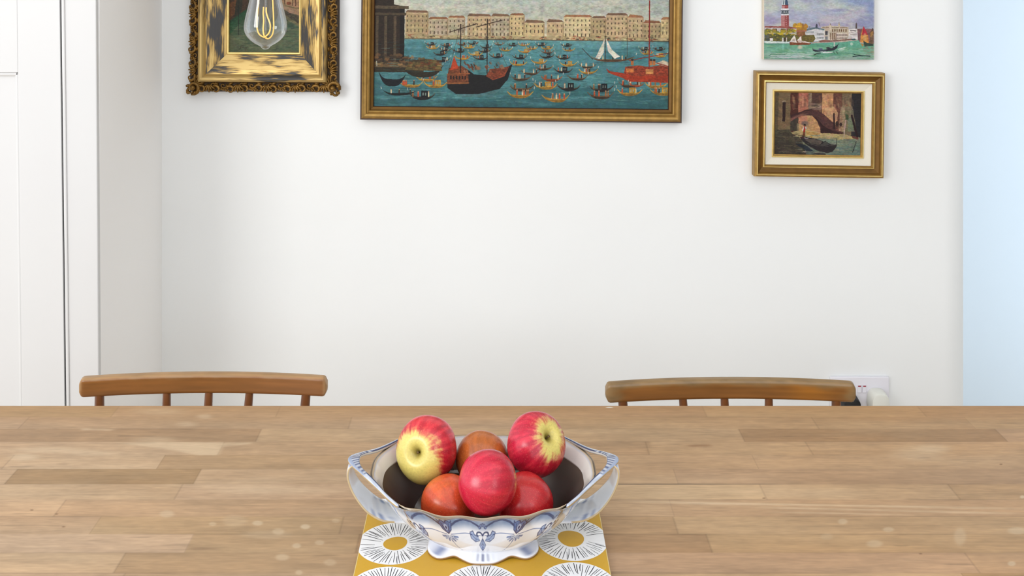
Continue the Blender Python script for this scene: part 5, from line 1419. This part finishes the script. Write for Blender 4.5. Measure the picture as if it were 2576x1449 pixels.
# ------------------------------------------------------------------ APPLES
CAM = Vector((0, 0, CZ))
def apple(label, px, py, d, r, ax, kind, seed, stem=True, hk=1.0, bias=(0, 0), eye=True):
    c = P(px, py, d); to = (CAM - c).normalized(); rt = Vector((1, 0, 0)); rt = (rt - to * rt.dot(to)).normalized(); up = to.cross(rt)
    A = (rt * ax[0] + up * ax[1] + to * ax[2]).normalized()
    rot = A.to_track_quat('Z', 'Y')
    t = thing('apple', label, 'apple', c, (0, 0, 0), 'apples in the bowl'); t.rotation_mode = 'QUATERNION'; t.rotation_quaternion = rot
    # direction (local) of the blush; that side is also coloured as if lit
    bl = rot.inverted() @ (rt * bias[0] + up * bias[1] + to * 0.2).normalized()
    n, m_ = 128, 88; V = []; Cc = []
    rg = random.Random(seed); ph = [rg.uniform(0, 6.28) for _ in range(4)]
    for i in range(m_ + 1):
        th = PI * i / m_
        for j in range(n):
            f = 2 * PI * j / n
            st = math.sin(th)
            rad = r * (1 + 0.02 * math.cos(5 * f + ph[0]) * (0.25 + (th / PI) ** 2) + 0.022 * math.cos(2 * f + ph[1]))
            x = rad * st * (1.0 + 0.04 * math.cos(th)); z = r * hk * math.cos(th) * 0.96
            # stalk and eye hollows
            z -= r * 0.40 * math.exp(-(th / 0.235) ** 1.2)
            if eye: z += r * 0.24 * math.exp(-((PI - th) / 0.26) ** 2)
            if th > 2.0: x *= 1 - 0.10 * sstep(2.0, 2.9, th)
            p = Vector((x * math.cos(f), x * math.sin(f), z)); V.append(p)
            q = p / r
            n1 = mnoise.fractal(q * 2.1 + Vector((seed * 3.7, 0, 0)), 0.8, 2, 4)
            st_ = mnoise.fractal(Vector((math.cos(f) * 7, math.sin(f) * 7, z / r * 1.2 + seed)), 0.7, 2, 4)
            if not eye: st_ *= float(sstep(0.1, 1.1, PI - th)) * 0.6
            s3 = mnoise.noise(q * 26 + Vector((seed, 3, 9)))
            side = q.normalized().dot(bl)
            red = {'pink': (196, 30, 62), 'red': (190, 34, 36), 'orange': (206, 82, 42), 'brown': (176, 98, 42), 'blush': (200, 44, 58)}[kind]
            red = np.array(red, float); red2 = {'orange': (176, 44, 26), 'brown': (146, 62, 28)}.get(kind, (168, 22, 34)); red2 = np.array(red2, float)
            yel = np.array((212, 194, 106), float) if kind not in ('brown',) else np.array((176, 130, 50), float)
            cc = red * (0.5 + 0.5 * side) + red2 * (0.5 - 0.5 * side)  # lit side pinker, far side deeper red: shading put into the skin colour
            cc = cc * (1 + 0.16 * st_ + 0.05 * s3)
            if kind in ('pink', 'blush'):
                kk = max(0, st_) * 0.35 + max(0, n1) * 0.15; cc = cc * (1 - kk) + np.array((226, 96, 86)) * kk
            elif kind in ('orange',):
                kk = max(0, n1 + 0.2) * 0.35; cc = cc * (1 - kk) + np.array((218, 130, 66)) * kk
            elif kind == 'red':
                kk = max(0, st_) * 0.4; cc = cc * (1 - kk) + np.array((208, 90, 50)) * kk
            w = 0.0
            if stem:
                lim = {'blush': 0.95, 'pink': 0.62}.get(kind, 0.5)
                lim = lim - 0.72 * side * (1.0 if kind == 'blush' else 0.3) + 0.17 * st_ + 0.30 * n1 + 0.10 * s3
                w = 1 - float(sstep(lim - 0.26, lim + 0.32, th))
            we = 1 - float(sstep(0.25, 0.62, (PI - th) + 0.25 * st_)); w = max(w, we * (0.8 if eye else 0.0))
            cc = cc * (1 - w) + yel * w
            gk = math.exp(-(th / 0.15) ** 2) * 0.9; cc = cc * (1 - gk) + np.array((112, 96, 32)) * gk
            Cc.append(s2l(np.clip(cc, 0, 255)))
    V = np.array(V)
    arr = arr_obj('flesh', V, grid_quads(m_ + 1, n, wrap=True)[:, ::-1], M['apple'], np.array(Cc), t); fixn(arr)
    if stem:
        zb_ = r * (0.96 * hk - 0.385)
        bm = bmesh.new(); tube(bm, [(0, 0, zb_ - 0.001), (0.0003, 0, zb_ + 0.002), (0.0007, 0.0004, zb_ + 0.0045), (0.0012, 0.0006, zb_ + 0.0065)], [0.0011, 0.001, 0.0011, 0.0015], 10); obj('stem', bm, M['stem'], t, True)
    return t


apple('largest apple, pink and yellow with its stalk hollow facing the camera', 1074, 1130, 1.308, 0.0392, (-.42, -.14, .88), 'blush', 3, True, 1.0, (.55, .8))
apple('glossy crimson apple with a pale green stalk hollow tilted to the upper right', 1348, 1118, 1.308, 0.0380, (.56, .30, .77), 'pink', 5, True, 1.0, (-.8, .2))
apple('front topmost crimson apple leaning sideways over the bowl lip', 1225, 1213, 1.213, 0.0352, (.80, .10, -.60), 'pink', 9, True, 1.02, (-.7, .5), False)
apple('dull orange brown apple half hidden at the back of the bowl', 1213, 1157, 1.318, 0.0341, (.1, .5, -.86), 'brown', 14, False, 1.0, (0, .8), False)
apple('orange red apple low in the bowl beneath the yellow and pink one', 1130, 1270, 1.25, 0.0338, (-.3, .3, -.9), 'orange', 17, False, 1.0, (-.3, .6), False)
apple('plain red apple low in the bowl beneath the glossy crimson one', 1320, 1262, 1.243, 0.0338, (.3, -.5, -.8), 'red', 23, False, 1.0, (-.2, .5), False)


# ------------------------------------------------------------------ PENDANT BULB
DB = 1.54
bp = P(668, 0, DB); zbot = CZ - (124 - CY) / F * DB
bulb = thing('pendant_bulb', 'bare clear teardrop filament bulb hanging in front of the carved gold frame', 'lamp', (bp.x, DB, zbot))
bm = bmesh.new()
prof = [(0.0, 0.0), (0.003, 0.0003), (0.0055, 0.0018), (0.0072, 0.0042), (0.0105, 0.0062), (0.0165, 0.0096), (0.0225, 0.0142), (0.0275, 0.0200), (0.0305, 0.0262), (0.0316, 0.0320), (0.0313, 0.0380), (0.0300, 0.0460), (0.0280, 0.0545), (0.0252, 0.0660), (0.0222, 0.0790), (0.0190, 0.0920), (0.0160, 0.1040), (0.0140, 0.1120), (0.0130, 0.1180)]
pr = [tuple(p_) for p_ in catmull([(a, b, 0) for a, b in prof], 3)]
lathe(bm, [(max(0, a), b) for a, b, _ in pr], 64); obj('glass_envelope', bm, M['glass'], bulb, True)
def zz(zy): return (700 - zy) / 5.573 / F * DB            # zoom rows to metres above the tip
def xx_(zx): return (zx - 1270) / 5.573 / F * DB
loops = [[(1185, -60), (1180, 60), (1172, 180), (1160, 300), (1158, 400), (1180, 480), (1225, 520), (1262, 530)], [(1355, -60), (1362, 80), (1370, 250), (1378, 400), (1365, 490), (1330, 540), (1295, 552), (1262, 530)],
         [(1232, 110), (1228, 200), (1235, 300), (1232, 420), (1245, 500), (1275, 545), (1300, 552)], [(1290, 110), (1292, 180), (1315, 260), (1342, 340), (1340, 420), (1315, 480), (1280, 512), (1262, 530)]]
for k, lp in enumerate(loops):
    yy = (-0.006, 0.006, 0.005, -0.005)[k]
    pts = catmull([(xx_(a), yy * min(1, max(0.15, (560 - b) / 300)), zz(b)) for a, b in lp], 6)
    bm = bmesh.new(); tube(bm, [tuple(p_) for p_ in pts], 0.00105, 8); obj('filament', bm, M['filament'], bulb, True)
bm = bmesh.new(); lathe(bm, [(0, 0.0215), (0.0008, 0.022), (0.001, 0.05), (0.0012, 0.08), (0.004, 0.098), (0.007, 0.112), (0.009, 0.118)], 20); obj('glass_mount', bm, M['glass'], bulb, True)
bm = bmesh.new(); lathe(bm, [(0.0132, 0.116), (0.0136, 0.118), (0.0136, 0.122), (0.0128, 0.124), (0.0136, 0.126), (0.0128, 0.128), (0.0136, 0.130), (0.0128, 0.132), (0.0136, 0.134), (0.012, 0.138)], 32); obj('screw_cap', bm, M['brass'], bulb, True)
bm = bmesh.new(); lathe(bm, [(0.0150, 0.120), (0.0195, 0.120), (0.0200, 0.124), (0.0200, 0.160), (0.0185, 0.168), (0.010, 0.178), (0.006, 0.186), (0.0035, 0.19)], 36); obj('lampholder', bm, M['black'], bulb, True, 40)
bm = bmesh.new(); tube(bm, [(0, 0, 0.186), (0, 0, 0.6), (0, 0, CEIL - zbot - 0.02)], 0.003, 12); obj('cord', bm, M['black'], bulb, True)
bm = bmesh.new(); lathe(bm, [(0.004, -0.035), (0.02, -0.03), (0.045, -0.012), (0.05, -0.0005), (0, -0.0005)], 36, (0, 0, CEIL - zbot)); obj('ceiling_rose', bm, M['plastic'], bulb, True, 40)


# ------------------------------------------------------------------ LIGHT
W_ = bpy.data.worlds.new('room_world'); SC.world = W_; W_.use_nodes = True
bg = W_.node_tree.nodes['Background']; bg.inputs[0].default_value = (0.93, 0.96, 1.01, 1); bg.inputs[1].default_value = 1.72


def area(name, loc, target, sx, sy, power, col=(1, 1, 1)):
    l = bpy.data.lights.new(name, 'AREA'); l.shape = 'RECTANGLE'; l.size = sx; l.size_y = sy; l.energy = power; l.color = col
    o = bpy.data.objects.new(name, l); COL.objects.link(o); o.location = loc
    o.rotation_euler = (Vector(target) - Vector(loc)).to_track_quat('-Z', 'Y').to_euler()
    return o
area('window_light_left', (-2.6, -1.2, 2.05), (0.3, 2.4, 0.9), 1.5, 1.3, 50, (1.0, 0.99, 0.98))
area('window_light_right', (1.6, -1.6, 2.1), (0.2, 2.3, 0.9), 0.8, 1.2, 7, (0.86, 0.93, 1.0))
hl = area('hall_daylight', (2.75, 2.8, 0.75), (1.72, 3.22, 0.85), 0.35, 1.5, 2.0, (0.75, 0.9, 1.0)); hl.data.spread = math.radians(48)

# ------------------------------------------------------------------ CAMERA
cam = bpy.data.cameras.new('camera'); co = bpy.data.objects.new('camera', cam); COL.objects.link(co)
co.location = (0, 0, CZ); co.rotation_euler = (PI / 2, 0, 0)
cam.sensor_fit = 'HORIZONTAL'; cam.sensor_width = 36; cam.lens = F / 2576 * 36
cam.shift_x = (1288 - CX) / 2576; cam.shift_y = -(724.5 - CY) / 2576
cam.clip_start = 0.05
SC.camera = co
SC.view_settings.view_transform = 'Standard'; SC.view_settings.look = 'None'
SC.view_settings.exposure = 0; SC.view_settings.gamma = 1
